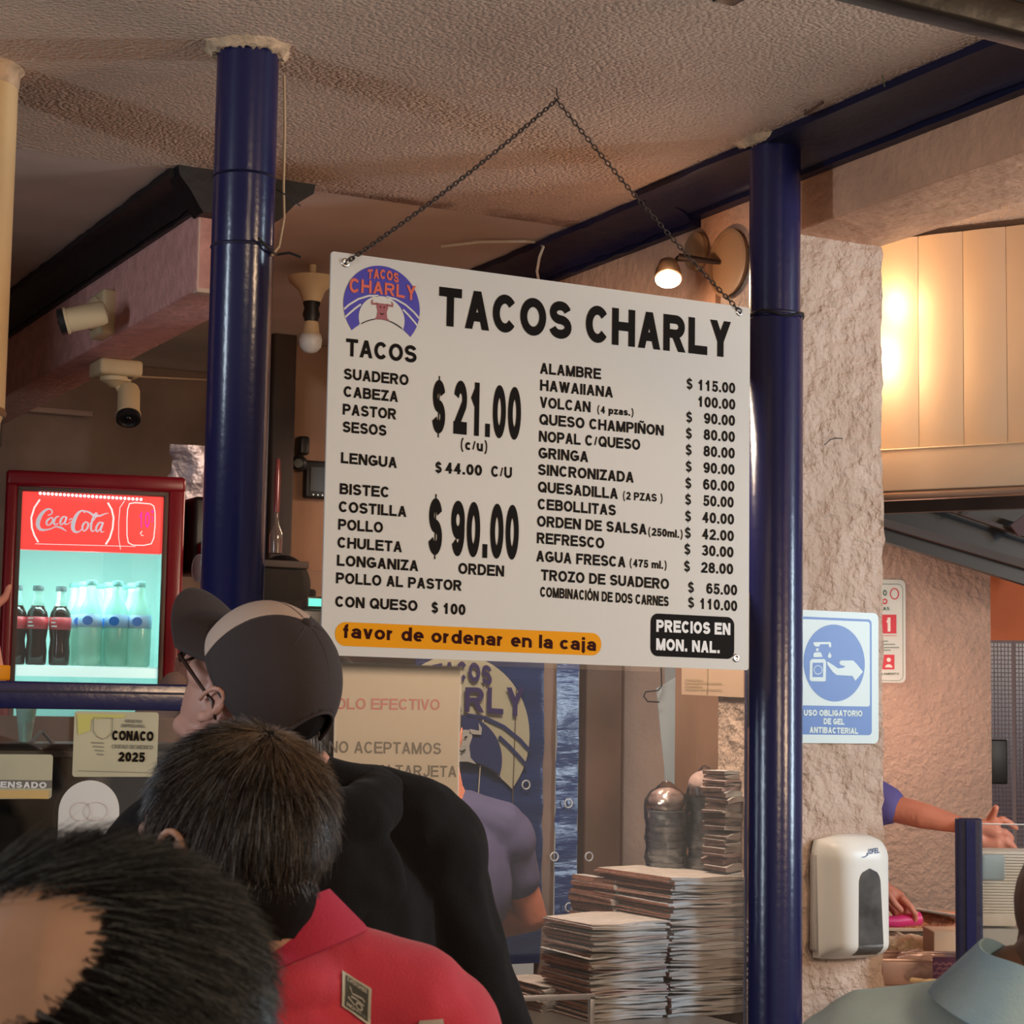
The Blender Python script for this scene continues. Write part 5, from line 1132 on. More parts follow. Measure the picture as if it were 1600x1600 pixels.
mb.build('small_print', GK, s4, 0, fix=False)
mb = MB(); cc = BW.uv(1388, 1031); r_ = .008; mb.poly(BW, [(cc[0] + r_ * math.cos(k * PI / 8), cc[1] + r_ * math.sin(k * PI / 8)) for k in range(16)], .0085)
cc = BW.uv(1388, 1043); mb.poly(BW, [(cc[0] + .014 * math.cos(k * PI / 8), cc[1] + .012 * math.sin(k * PI / 8)) for k in range(9)], .0085); mb.build('figure_print', PW, s4, 0, fix=False)

# ------------------------------------------------------------------ serving table on the right
TZ = .83
def TP(px, py, z=TZ): return PZ(px, py, z)
t = thing('serving_table', 'steel serving table with trays of food right of the pillar', 'table', (4.2, 4.6, 0))
c0 = PD(1330, 1500, 4.9); c_ = (TP(1440, 1470)); STL = mat('table_steel', (.55, .45, .38), .35, .7)
MB().box((3.87, 3.96, TZ - .02), (1.52, .92, .04), bev=.004).build('tabletop', STL, t); MB().box((4.2, 5.02, TZ - .02), (.9, 1.19, .04), bev=.004).build('tabletop', STL, t); MB().box((3.025, 3.715, TZ - .02), (.165, .43, .04), bev=.004).build('tabletop', STL, t); c_ = Vector((3.87, 3.96, 0))
for sx in (-1, 1):
    for sy_ in (-1, 1): q = c_ + Vector((.70 * sx, .40 * sy_, 0)); MB().tube([(q.x, q.y, 0), (q.x, q.y, TZ - .03)], .02, 10).build('leg', STL, t)
MB().box((3.87, 3.54, .42), (1.48, .02, .74)).build('apron', mat('apron_dark', (.1, .07, .06), .6), t)
FOOD = mat('shredded_meat', (.72, .24, .12), .5, bump=1, bscale=60, bdist=.02, col2=(.80, .42, .28), vscale=40)
def heap(name, label, cpx, cpy, z, rx, ry, rz, m, cat='food', amp=.35):
    c_ = TP(cpx, cpy, z); mm = blob([('s', (0, 0, rz * .3), (rx, ry, rz))] + [('s', (rx * rng.uniform(-.7, .7), ry * rng.uniform(-.7, .7), rz * rng.uniform(.3, 1.0)), rz * rng.uniform(.25, .5)) for _ in range(26)], min(rx, ry) / 16, 1)
    M = Matrix((RGT, FWD, Vector((0, 0, 1)))).transposed().to_4x4(); M.translation = c_; mm.transform(M)
    for v in mm.vertices: v.co.z = max(v.co.z, z + .001)
    displace(mm, lambda p: rz * amp * .25 * noise.noise(p * 60)); o = fin(mm, name, m, None); return tag(o, label, cat)
def tray(name, label, cpx, cpy, lx, ly, h, m, z=TZ, rim=.008, cat='tray'):
    c_ = TP(cpx, cpy, z); t = thing(name, label, cat, (c_.x, c_.y, z)); U, V, N_ = RGT, FWD, Vector((0, 0, 1))
    MB().box(c_ + N_ * .003, (lx, ly, .005), U, V, N_).build('base', m, t)
    for s_ in (-1, 1):
        MB().box(c_ + U * s_ * lx / 2 + N_ * h / 2, (.005, ly, h), U, V, N_, .001).build('side', m, t); MB().box(c_ + V * s_ * ly / 2 + N_ * h / 2, (lx, .005, h), U, V, N_, .001).build('side', m, t)
    MB().tube([c_ + U * a * lx / 2 + V * b * ly / 2 + N_ * h for a, b in ((-1, -1), (1, -1), (1, 1), (-1, 1))], .005, 8, True).build('rim', m, t); return t
tray('cutting_tray', 'pale board heaped with orange shredded meat', 1462, 1462, .42, .34, .035, mat('tray_cream', (.66, .46, .32), .5))
heap('meat_heap', 'orange shredded meat heaped on the pale board', 1468, 1462, TZ + .007, .13, .12, .055, FOOD)
tray('food_pan', 'black pan of white chopped food', 1424, 1492, .25, .26, .05, mat('pan_dark', (.06, .035, .02), .4))
heap('white_food', 'white chopped food with green bits in the black pan', 1422, 1494, TZ + .008, .10, .10, .045, mat('white_food', (.80, .62, .40), .6, bump=.8, bscale=50, bdist=.02, col2=(.55, .52, .20), vscale=30, mixlo=.55, mixhi=.75))
tray('steel_tray', 'steel tray with a wooden spoon in front of the black pan', 1442, 1532, .24, .17, .06, mat('tray_rose', (.62, .42, .36), .3, .5))
heap('foil_heap', 'crumpled pinkish plastic in the steel tray', 1440, 1530, TZ + .008, .10, .06, .05, mat('rose_film', (.66, .46, .38), .25))
q0 = TP(1426, 1532, TZ + .06); q1 = TP(1456, 1535, TZ + .075)
t = thing('wooden_spoon', 'wooden spoon lying across the steel tray', 'spoon', tuple(q0)); MB().tube([q0, q0.lerp(q1, .6), q1], [.007, .006, .006], 10).build('handle', mat('spoon_wood', (.55, .34, .14), .5), t); MB().sphere(q1, (.03, .02, .008), 16, 10).build('bowl', MATS['spoon_wood'], t, 180)
t = thing('cream_carton', 'cream carton right of the black pan', 'carton', tuple(TP(1474, 1500))); c_ = TP(1476, 1510); MB().box(c_ + Vector((0, 0, .05)), (.09, .14, .10), RGT, FWD, (0, 0, 1), .004).build('body', mat('carton_cream', (.66, .44, .28), .6), t)
# patterned cloth
CPl = Plane(TP(1478, 1545) - FWD * .02, RGT); t = thing('patterned_cloth', 'purple cloth with pale fan pattern beside the navy post', 'cloth', tuple(CPl.o))
a = CPl.uv(1458, 1560); b = CPl.uv(1500, 1496); MB().poly(CPl, [(a[0], a[1]), (b[0], a[1]), (b[0], b[1]), (a[0], b[1])], 0, .004).build('fabric', mat('purple_cloth', (.13, .055, .13), .7), t, 0)
mb = MB()
for j in range(9):
    for i in range(6):
        cu_, cv_ = a[0] + (i + .5 * (j % 2)) * .0165, a[1] + j * .0115
        if cu_ < a[0] + .006 or cu_ > b[0] - .006 or cv_ > b[1] - .012: continue
        for r_ in (.0075, .0045):
            for q in offset_poly([(cu_ + r_ * math.cos(k * PI / 8), cv_ + r_ * math.sin(k * PI / 8)) for k in range(9)], .0012, False): mb.add([CPl.w(x, y, .001) for x, y in q], [(0, 1, 2, 3)])
mb.build('fan_pattern', mat('pale_pink_print', (.55, .28, .36), .6), t, 0, fix=False)
t = thing('plastic_cover', 'clear plastic cover leaning over the board of meat', 'cover', tuple(TP(1465, 1430)))
q = [TP(1425, 1440, TZ + .02), TP(1500, 1452, TZ + .02), TP(1500, 1432, TZ + .09), TP(1428, 1420, TZ + .09)]
mb = MB(); mb.add(q + [p + FWD * .004 for p in q], [(0, 1, 2, 3), (7, 6, 5, 4)]); mb.build('sheet', glass('cover_film', .3, (.98, .9, .88), .2), t, 0, fix=False); MB().tube([q[2], q[3]], .004, 8).build('edge', PAP[1], t)
# navy post with its glass
pp = PD(1514, 1400, 4.75); ptop = PD(1514, 1279, 4.75).z
t = thing('guard_post', 'navy square post of the serving counter guard', 'post', (pp.x, pp.y, 0)); MB().box((pp.x, pp.y, ptop / 2), (.058, .04, ptop), RGT, FWD, (0, 0, 1), .004).build('post', NAVYM, t); MB().box((pp.x + RGT.x * .0 - FWD.x * .022, pp.y - FWD.y * .022, ptop / 2), (.022, .004, ptop - .01), RGT, FWD, (0, 0, 1)).build('strip', NAVY, t)
g0_ = Vector((pp.x, pp.y, 0)) + RGT * .03; gt = PD(1540, 1288, 4.75).z
t = thing('guard_glass', 'low glass guard right of the navy post', 'window', tuple(g0_ + RGT * .3)); MB().box((g0_.x + RGT.x * .3, g0_.y + RGT.y * .3, (gt + .9) / 2), (.6, .006, gt - .9), RGT, FWD, (0, 0, 1)).build('pane', GLASS, t, 0)
MB().tube([(g0_.x, g0_.y, gt), (g0_.x + RGT.x * .6, g0_.y + RGT.y * .6, gt)], .0016, 6).build('polished_edge', mat('glass_edge', (.75, .80, .82), .2), t)
# foam containers
FOAM = mat('foam_white', (.74, .71, .62), .6)
def foam(name, label, px0, px1, py0, py1, d, n, dp=.16, m=FOAM, grp='foam containers beside the navy post'):
    a = PD(px0, py1, d); b = PD(px1, py0, d); w_ = (PD(px1, py1, d) - a).length; h_ = b.z - a.z; c_ = (PD(px0, py1, d) + PD(px1, py1, d)) / 2 + FWD * dp / 2; t = thing(name, label, 'container', tuple(c_), grp)
    for k in range(n): MB().box(c_ + Vector((0, 0, h_ * (k + .5) / n)), (w_ - .006 * (k % 2), dp, h_ / n * .86), RGT, FWD, (0, 0, 1), min(.004, h_ / n * .3)).build('tray', m, t, 30)
foam('foam_stack', 'tall stack of thin cream foam trays right of the navy post', 1532, 1650, 1334, 1432, 4.95, 22)
foam('foam_container', 'white foam lid under the tray stack', 1530, 1588, 1430, 1449, 4.93, 1)
foam('foam_container', 'grey white foam tub below the white lid', 1530, 1600, 1450, 1580, 4.9, 2, m=mat('foam_grey', (.50, .52, .50), .6))
t = thing('tape_roll', 'pale blue plastic box in front of the foam tray stack', 'box', tuple(PD(1550, 1375, 4.9))); MB().box(PD(1551, 1355, 4.9), (.055, .03, .062), RGT, FWD, (0, 0, 1), .006).build('body', mat('pale_blue_box', (.36, .50, .56), .35), t)
# dark overhang at the top right
t = thing('overhead_bar', 'dark metal bar crossing the top right corner close to the camera', 'bar', tuple(PD(1500, 10, 2.6)))
a = PD(1270, -45, 2.6); b = PD(1720, 72, 2.6); a, b = a - (b - a) * 1.5, b + (b - a) * 1.5; MB().bar(a, b, .05, .045, .006).build('bar', mat('dark_bronze_bar', (.03, .022, .018), .35, bump=.2, bscale=20), t); MB().bar(a + Vector((0, 0, .05)) , b + Vector((0, 0, .05)), .07, .03, .004).build('upper_bar', mat('green_grey_paint', (.10, .14, .12), .5), t)
tag(MB().box(PZ(1150, -14, CZ - .012), (.05, .09, .024), bev=.004).build('ceiling_clip', BLACK, None), 'small dark fitting on the ceiling at the top edge', 'fitting')
# small nails and lumps on the ceiling by the right trim
tag(MB().tube([PZ(1258, 178, CZ), PZ(1262, 176, CZ - .014), PZ(1274, 168, CZ - .01), PZ(1286, 160, CZ - .004)], .0035, 8).build('bent_nail', mat('rust', (.10, .05, .03), .6, bump=.5), None), 'rusty bent nail in the ceiling above the right column', 'nail')
tag(MB().tube([PZ(1378, 118, CZ), PZ(1381, 128, CZ - .02), PZ(1382, 135, CZ - .04)], .0014, 6).build('loose_wire', mat('green_wire', (.12, .15, .05), .5), None), 'thin loose wire hanging beside the navy trim', 'wire')

# ------------------------------------------------------------------ people
from mathutils.bvhtree import BVHTree
def skin(name, col): return mat(name, col, .48, bump=.08, bscale=140, bdist=.003, vary=.10, vscale=14)
def fr_mat(org, theta, pitch=0., roll=0.):
    """frame: x forward, y left, z up; theta = degrees turned left of the camera heading"""
    th = math.radians(theta); f = FWD * math.cos(th) - RGT * math.sin(th); z = Vector((0, 0, 1)); l = z.cross(f)
    p = math.radians(pitch); f2 = f * math.cos(p) + z * math.sin(p); u2 = -f * math.sin(p) + z * math.cos(p)
    r = math.radians(roll); l2 = l * math.cos(r) + u2 * math.sin(r); u3 = u2 * math.cos(r) - l * math.sin(r)
    M = Matrix((f2, l2, u3)).transposed().to_4x4(); M.translation = Vector(org); return M
def head_shapes(neck_to):
    H = [('s', (-.014, 0, .034), (.099, .077, .087)), ('s', (.040, 0, .03), (.056, .063, .058)), ('s', (.028, 0, -.042), (.064, .060, .078)), ('s', (.060, 0, -.092), (.026, .028, .022)),
         ('s', (-.035, 0, -.045), (.06, .058, .05)), ('c', [((.088, -.034, .020), .010), ((.097, 0, .020), .010), ((.088, .034, .020), .010)]),
         ('c', [((.094, 0, .008), .007), ((.112, 0, -.026), .011)]), ('s', (.098, .011, -.032), .008), ('s', (.098, -.011, -.032), .008),
         ('s', (.088, 0, -.056), (.012, .024, .006)), ('s', (.086, 0, -.066), (.011, .020, .007))]
    for s in (-1, 1):
        H += [('s', (.058, s * .042, -.018), (.030, .022, .022)), ('c', [((-.02, s * .050, -.078), .016), ((.045, s * .036, -.100), .016)])]
        ear = [(-.016 - .017 * math.cos(a) * .9 - .008 * math.sin(a) * .6, s * (.083 + .010 * (1 - math.cos(a)) * .5 + .004 * math.sin(a)), -.008 + .029 * math.sin(a)) for a in [math.radians(x) for x in range(-70, 200, 24)]]
        # helix rim, concha, lobe, tragus
        H += [('c', [((p[0] * 1. + .006, p[1], p[2]), .0042) for p in ear]), ('s', (-.012, s * .081, -.006), (.015, .004, .024)), ('s', (-.004, s * .080, -.038), (.009, .0055, .010)), ('s', (.004, s * .079, -.014), (.004, .006, .007)),
              ('c', [((-.016, s * .086, .008), .003), ((-.022, s * .088, -.012), .003), ((-.012, s * .085, -.026), .003)])]
    H += [('c', [((-.030, 0, -.055), .056), (neck_to, .058)])]
    return H
def torso_shapes(i, arms, upto=3, belly=0., sw=.175):
    T = [('s', (-.005, 0, -.018), (.062 + i * .9, .07 + i * .9, .045)), ('s', (.0, 0, -.20), (.112 + i, .160 + i, .17 + i)), ('s', (.015, 0, -.40), (.115 + i + belly, .148 + i + belly * .6, .18)), ('s', (.0, 0, -.57), (.12 + i, .16 + i, .13 + i))]
    for s, a in zip((1, -1), arms):
        T += [('c', [((0, s * .035, -.01), .045 + i * .6), ((-.005, s * sw * .85, -.055), .052 + i)]), ('s', (0, s * sw, -.085), .058 + i)]
        pts = [((0, s * sw, -.09), .052 + i), (a[0], .042 + i), (a[1], .030 + i * .8)]
        T.append(('c', pts[:upto]))
    return T
def hand_shapes(w, d, side, nrm, curl=.4, s=1.0):
    """palm and five fingers from wrist w pointing along d; side = thumb direction; nrm = back of the hand"""
    w = Vector(w); d = Vector(d).normalized(); side = (Vector(side) - d * d.dot(Vector(side))).normalized(); nrm = d.cross(side) if nrm is None else Vector(nrm)
    H = []
    for k in range(4):
        o = side * (.030 - .020 * k) * s; kn = w + d * (.088 - .004 * abs(k - 1)) * s + o; H.append(('c', [(w + d * .012 + o * .55, .0135 * s), (kn, .0105 * s)]))
        Ls = (.042, .047, .043, .034)[k] * s; sp = side * (.10 - .07 * k); c = curl
        d1 = (d + sp - nrm * math.tan(c * .6)).normalized(); p1 = kn + d1 * Ls; d2 = (d + sp - nrm * math.tan(c * 1.3)).normalized(); p2 = p1 + d2 * Ls * .62; d3 = (d + sp - nrm * math.tan(min(1.35, c * 1.9))).normalized(); p3 = p2 + d3 * Ls * .45
        H.append(('c', [(kn, .0095 * s), (p1, .0085 * s), (p2, .0078 * s), (p3, .0068 * s)]))
    b = w + d * .025 * s + side * .026 * s; t1 = b + (d * .6 + side * .8 - nrm * .2).normalized() * .040 * s; t2 = t1 + (d * .9 + side * .35 - nrm * .25).normalized() * .032 * s
    H.append(('c', [(w + d * .015 * s + side * .012 * s, .014 * s), (t1, .0105 * s), (t2, .0085 * s)]))
    return H
def xf(me, M): me.transform(M); return me
def folds(me, amp, sc, org=(0, 0, 0)):
    o = Vector(org)
    displace(me, lambda p: amp * (1 - abs(noise.noise(Vector((p.x * sc, p.y * sc, p.z * sc * .45)) + o)) * 2.2) * .6 + amp * .5 * noise.noise(p * sc * 2.3 + o))
def person(label, Mh, Mb, skinm, shirtm, arms, pants, inf=.018, sleeve=3, belly=.0, legs=True, head=True, voxh=.0032, fold=(.006, 9), sw=.175, gname='shirt', hands=True):
    base = Mb @ Vector((0, 0, -.6)); root = thing('person', label, 'person', (base.x, base.y, 0))
    inv = Mh.inverted(); nk = inv @ (Mb @ Vector((0, 0, -.02)))
    parts = []
    if head: hm = blob(head_shapes(tuple(nk)), voxh, 5, .5); hl = hm.copy(); parts.append(xf(hm, Mh))
    else: hl = None
    bs = torso_shapes(0, arms, 3, belly, sw)
    if hands:
        for s, a in zip((1, -1), arms):
            d = (Vector(a[1]) - Vector(a[0])).normalized(); bs += hand_shapes(a[1], d, Vector((1, 0, 0)) - d * d.x if abs(d.x) < .8 else Vector((0, 0, 1)), None)
    bs.append(('c', [((0, 0, .03), .052), ((0, 0, -.1), .055)]))
    tz = (Mb @ Vector((0, 0, 0))).z
    zleg = -(tz) + .05
    lg = []
    for s in (1, -1): lg += [[((0, s * .085, -.64), .085), ((.01, s * .09, (-.64 + zleg) * .52), .058), ((-.01, s * .09, zleg + .04), .040)]]
    if legs:
        bs += [('c', l) for l in lg]
    parts.append(xf(blob(bs, .0065, 4), Mb))
    fin(joinmesh(parts, 'body'), 'body', skinm, root)
    sh = blob(torso_shapes(inf, arms, sleeve, belly, sw), .008, 5); folds(sh, fold[0], fold[1], Mb.translation); xf(sh, Mb)
    so = fin(sh, gname, shirtm, root)
    if legs:
        ps = [('s', (0, 0, -.62), (.13, .17, .12))] + [('c', [(p, r + .014) for p, r in l]) for l in lg]
        pm = blob(ps, .012, 3); folds(pm, .004, 8); fin(xf(pm, Mb), 'trousers', pants, root)
        for s in (1, -1): fin(xf(blob([('c', [((-.04, s * .09, zleg - .01), .04), ((.13, s * .10, zleg - .015), .035)])], .01, 3), Mb), 'shoe', BLACK, root)
    return root, hl, so, sh
def collar(root, c, axis, r0, r1, h, m, name='collar', th=.004, el=1.0, amp=.0):
    """turned-down collar ring around the neck"""
    c = Vector(c); a = Vector(axis).normalized(); q = RGT - a * a.dot(RGT); q.normalize(); g = a.cross(q); vs = []; fs = []; n = 48
    pr = [(r0, 0), (r0 * .93, h * .9), (r0 * .95, h), (r0 * 1.0, h * 1.0), (r1, h * .05), (r1 * 1.02, -.004), (r1 * .97, -.006)]
    for k in range(n):
        an = 2 * PI * k / n
        for r, hh in pr: w = 1 + amp * math.sin(an * 3 + 1); vs.append(c + a * (hh * w) + (q * math.cos(an) + g * math.sin(an) * el) * r)
    P = len(pr)
    for k in range(n):
        for i in range(P - 1): a_ = k * P + i; b_ = ((k + 1) % n) * P + i; fs.append((a_, b_, b_ + 1, a_ + 1))
    mb = MB(); mb.add(vs, fs); return mb.build(name, m, root, 60)
HAIRD = mat('hair_dark', (.014, .011, .010), .38, spec=.5); HAIRB = mat('hair_brown', (.07, .042, .026), .4); HAIRG = mat('hair_grey', (.30, .28, .27), .4); HAIRK = mat('hair_black', (.006, .007, .008), .33, spec=.6)
HAIRM = mat('hair_matte', (.010, .008, .008), .9, spec=.1)
cen = np.array([-.014, 0, .034]); rad = np.array([.099, .077, .087])
def np_dir(fn):
    def g(P, Nn):
        d = fn(P); d = d - Nn * (d * Nn).sum(1, keepdims=True) * .9
        return d / (np.linalg.norm(d, axis=1, keepdims=True) + 1e-9)
    return g
def scalp_shell(root, hl, M, region, m, off=.002):
    """close-cropped dark layer under the strands"""
    bm = bmesh.new(); bm.from_mesh(hl); bm.normal_update()
    V = np.array([v.co[:] for v in bm.verts]); keep = region(V) > .3
    bm.verts.ensure_lookup_table()
    bmesh.ops.delete(bm, geom=[v for v, k in zip(bm.verts, keep) if not k], context='VERTS')
    for v in bm.verts: v.co += v.normal * off
    me = bpy.data.meshes.new('hair'); bm.to_mesh(me); bm.free(); me.transform(M); return fin(me, 'scalp_hair', m, root)
JEANS = mat('denim', (.03, .04, .07), .8); SKIN1 = skin('skin_light', (.52, .27, .205)); SKIN2 = skin('skin_tan', (.50, .28, .20)); SKIN3 = skin('skin_warm', (.50, .32, .235)); SKIN4 = skin('skin_deep', (.16, .085, .058)); SKINR = skin('skin_rosy', (.68, .25, .16))

# --- man with the cap
Mh = fr_mat(PD(396, 1084, 2.80), 56, 42, -2); Mb = fr_mat(PD(470, 1250, 2.80), 22, -4)
BLKC = mat('black_fleece', (.0065, .0062, .007), .9, bump=.3, bscale=300, bdist=.002, spec=.2, sheen=.04)
r1_, hl, so, sh = person('man in a dark cap with a beige front panel, glasses and black hooded jacket', Mh, Mb, SKIN1, BLKC,
    [((.02, .25, -.34), (.20, .20, -.42)), ((.02, -.27, -.34), (.20, -.20, -.42))], JEANS, inf=.040, fold=(.010, 8), sw=.18, gname='jacket')
hood = blob([('c', [((.05, .085, .012), .030), ((-.01, .115, .0), .040), ((-.075, .085, -.02), .045), ((-.105, .02, -.035), .048), ((-.10, -.05, -.03), .046), ((-.04, -.105, -.0), .042), ((.035, -.10, .012), .032)]), ('s', (-.095, 0, -.13), (.055, .125, .12)), ('s', (-.115, -.0, -.19), (.03, .085, .05))], .006, 5)
folds(hood, .007, 12); fin(xf(hood, Mb), 'hood', BLKC, r1_)
reg1 = lambda P: ((P[:, 2] < np.where(P[:, 0] < -.07, .012, -.012)) & (P[:, 2] > np.interp(P[:, 0], [-.12, -.05, -.036, -.030], [-.14, -.135, -.09, .2])) & (np.abs(P[:, 1]) < .081)).astype(float)
P_, N_ = sample_mesh(hl, 9500, reg1)
scalp_shell(r1_, hl, Mh, lambda P: ((P[:, 2] < .06) & (P[:, 2] > -.10) & (P[:, 0] < -.04)) * 1.0, HAIRM)
strands('hair', r1_, P_, N_, np_dir(lambda P: np.stack([-1.1 + 0 * P[:, 0], P[:, 1] * 2.5, -1 + 0 * P[:, 0]], 1)), .070, .0009, [HAIRD, HAIRG, HAIRB], 4, None, None, .50, .16, [.50, .42, .08], Mi=np.array(Mh))
# cap
CAPC = mat('cap_charcoal', (.036, .025, .025), .85, bump=.25, bscale=260, bdist=.002, sheen=.05); CAPBG = mat('cap_beige', (.50, .38, .31), .85, bump=.25, bscale=260, bdist=.002)
def dome(az, t):
    ph = math.radians(t * (87 + 21 * (0.5 - 0.5 * math.cos(az)))); s = math.sin(ph) ** .88 if ph > 0 else 0
    return Vector((-.008 + .112 * s * math.cos(az), .089 * s * math.sin(az), .030 + .108 * math.cos(ph) * (1 if ph < PI / 2 else 1.1)))
def domepatch(a0, a1, na, nt, mat_, name, skip=None, t1=1.0):
    vs = []; fs = []
    for i in range(na + 1):
        for j in range(nt + 1): vs.append(Mh @ dome(a0 + (a1 - a0) * i / na, t1 * j / nt))
    for i in range(na):
        for j in range(nt):
            am = a0 + (a1 - a0) * (i + .5) / na; tm = t1 * (j + .5) / nt
            if skip and skip(am, tm): continue
            a_ = i * (nt + 1) + j; fs.append((a_, a_ + 1, a_ + nt + 2, a_ + nt + 1))
    mb = MB(); mb.add(vs, fs); o = mb.build(name, mat_, capo, 180)
    s = o.modifiers.new('t', 'SOLIDIFY'); s.thickness = .002; s.offset = 1; return o
capo = bpy.data.objects.new('cap', None); COL.objects.link(capo); capo.parent = r1_; capo.location = -Vector(r1_.location); capo['label'] = 'charcoal baseball cap with a beige front'
def skp(a, t):
    d = abs((a - PI + PI) % (2 * PI) - PI); return False
open_ = lambda a, t: .93 > t > .6 and ((a - PI) / .50) ** 2 + ((.93 - t) / .30) ** 2 < 1
domepatch(PI / 3 * 1.0, PI * 5 / 3, 72, 30, CAPC, 'crown', open_)
domepatch(-PI / 3, PI / 3, 28, 30, CAPBG, 'front_panel')
for k in range(6):
    az = PI / 3 * k; MB().tube([Mh @ (dome(az, j / 20) * 1.0 + Vector((0, 0, .0015))) for j in range(1, 21 if k != 3 else 13)], .0013, 6).build('seam', CAPC, capo, 180)
arch = [Mh @ (dome(PI + .50 * math.cos(a), .93 - .30 * math.sin(a)) + Vector((-.002, 0, 0))) for a in [PI * k / 20 for k in range(21)]]
MB().tube(arch, .0026, 8).build('opening_trim', CAPC, capo, 180); MB().tube([Mh @ dome(-PI / 3 * 0 + 2 * PI * k / 60, 1.0) for k in range(60)], .0024, 6, True).build('sweatband', CAPC, capo, 180)
wd = np.array(Mh.to_3x3().transposed() @ Vector((0, 0, -1)))
az_ = rng.uniform(PI * .62, PI * 1.42, 4200); P_ = np.array([dome(a, t) for a, t in zip(az_, rng.uniform(.90, .985, 4200))]); P_ = cen + (P_ - cen) * rng.uniform(.86, .955, (4200, 1))
N_ = np.stack([np.cos(az_), np.sin(az_), 0 * az_], 1)
strands('hair', r1_, P_, N_, lambda P, N_q=None: np.tile(wd, (len(P), 1)), lambda P: np.interp(P[:, 0], [-.1, -.03], [.066, .045]), .0009, [HAIRD, HAIRG, HAIRB], 4, None, None, .12, .13, [.55, .37, .08], Mi=np.array(Mh))
bt = Mh @ Vector((-.008, 0, .1395)); MB().lathe(bt, [(.0085, -.002), (.0085, .002), (.005, .005), (.001, .0055)], Mh.to_3x3() @ Vector((0, 0, 1)), 20).build('button', CAPC, capo, 60)
vs = []; fs = []; na, nt = 28, 12
for i in range(na + 1):
    az = math.radians(-66 + 132 * i / na); b = dome(az, .985); ext = .086 * math.cos(az * .95) ** .55
    for j in range(nt + 1):
        f = j / nt; vs.append(Mh @ (b + Vector((ext * f, b.y * .10 * f, -.010 * f + .006 * f * f - .22 * b.y * b.y * f / .08))))
for i in range(na):
    for j in range(nt): a_ = i * (nt + 1) + j; fs.append((a_, a_ + 1, a_ + nt + 2, a_ + nt + 1))
mb = MB(); mb.add(vs, fs); o = mb.build('brim', CAPC, capo, 180); s = o.modifiers.new('t', 'SOLIDIFY'); s.thickness = .0035
# glasses
gl = bpy.data.objects.new('glasses', None); COL.objects.link(gl); gl.parent = r1_; gl.location = -Vector(r1_.location)
GB = mat('glasses_brown', (.035, .016, .012), .25)
for s in (-1, 1):
    ring = [Mh @ Vector((.108 - .010 * abs(math.cos(a)) * (1 if math.cos(a) * s > 0 else 0), s * .033 + .027 * math.cos(a), -.014 + .019 * math.sin(a))) for a in [2 * PI * k / 28 for k in range(28)]]
    MB().tube(ring, .0022, 8, True).build('rim', GB, gl, 180); mb = MB(); mb.add(ring, [tuple(range(28))]); mb.build('lens', glass('lens_glass', .12), gl, 0, fix=False)
    MB().tube([Mh @ Vector(p) for p in ((.100, s * .060, -.008), (.090, s * .074, -.008), (.02, s * .083, -.006), (-.01, s * .087, -.004), (-.03, s * .085, -.020))], [.0035, .0032, .0026, .0024, .002], 8).build('temple', GB, gl, 180)
MB().tube([Mh @ Vector(p) for p in ((.110, -.008, -.010), (.116, 0, -.007), (.110, .008, -.010))], .002, 8).build('bridge', GB, gl, 180)

# --- man in red
Mh = fr_mat(PD(362, 1326, 1.98), 50, -3, 0); Mb = fr_mat(PD(418, 1506, 2.00), 22, -2)
REDS = mat('red_cotton', (.50, .032, .065), .8, bump=.35, bscale=340, bdist=.002, sheen=.15, vary=.06, vscale=20)
r2_, hl2, so2, sh2 = person('man with thinning grey brown hair in a red collared shirt', Mh, Mb, SKIN2, REDS,
    [((.0, .26, -.33), (.16, .22, -.45)), ((.0, -.26, -.33), (.16, -.22, -.45))], JEANS, inf=.022, fold=(.0045, 7), sw=.172)
zl = lambda x: np.interp(x, [-.12, -.05, -.030, -.005, .02, .05, .07, .10], [-.090, -.086, -.055, -.010, .010, .062, .092, .2])
wh = np.array([-.070, .005, .100])
def reg2(P):
    d = np.linalg.norm(P - wh, axis=1); den = np.interp(d, [0, .010, .026, .05], [.75, .85, 1, 1.0]); top = np.where(P[:, 2] > .09, .9, 1.0)
    return ((P[:, 2] > zl(P[:, 0])) & (np.abs(P[:, 1]) < .080)) * den * top
P_, N_ = sample_mesh(hl2, 20000, reg2)
def dir2(P):
    d = P - wh; d[:, 2] -= .03; d /= np.linalg.norm(d, axis=1, keepdims=True) + 1e-6; d[:, 2] -= np.interp(P[:, 2], [-.1, .09], [.9, .15]); return d
scalp_shell(r2_, hl2, Mh, lambda P: (reg2(P) > .30) * 1.0, HAIRM, .0015)
strands('hair', r2_, P_, N_, np_dir(dir2), lambda P: np.where((np.abs(P[:, 1]) > .055) & (P[:, 2] > -.01) & (P[:, 2] < .05), .056, np.interp(P[:, 2], [-.10, -.05, .05, .12], [.022, .030, .040, .036])), .00065, [HAIRD, HAIRB, HAIRG], 4, cen, rad + .001, .32, .22, [.52, .32, .16], .006, Mi=np.array(Mh))
P_, N_ = sample_mesh(hl2, 1300, lambda P: (np.linalg.norm(P - wh, axis=1) < .045) * reg2(P) * np.interp(np.linalg.norm(P - wh, axis=1), [0, .02, .045], [1, .8, .1]))
strands('hair', r2_, P_, N_, np_dir(dir2), .034, .0006, [mat('hair_golden', (.24, .17, .11), .45), HAIRB], 4, cen, rad + .002, .34, .22, [.6, .4], .008, Mi=np.array(Mh))
nb = Mb @ Vector((0, 0, .045)); collar(r2_, PD(440, 1500, 2.0), Vector((0, 0, 1)) - RGT * .42 + FWD * .06, .070, .090, .048, mat('red_collar', (.42, .02, .06), .8, bump=.4, bscale=300, bdist=.002))
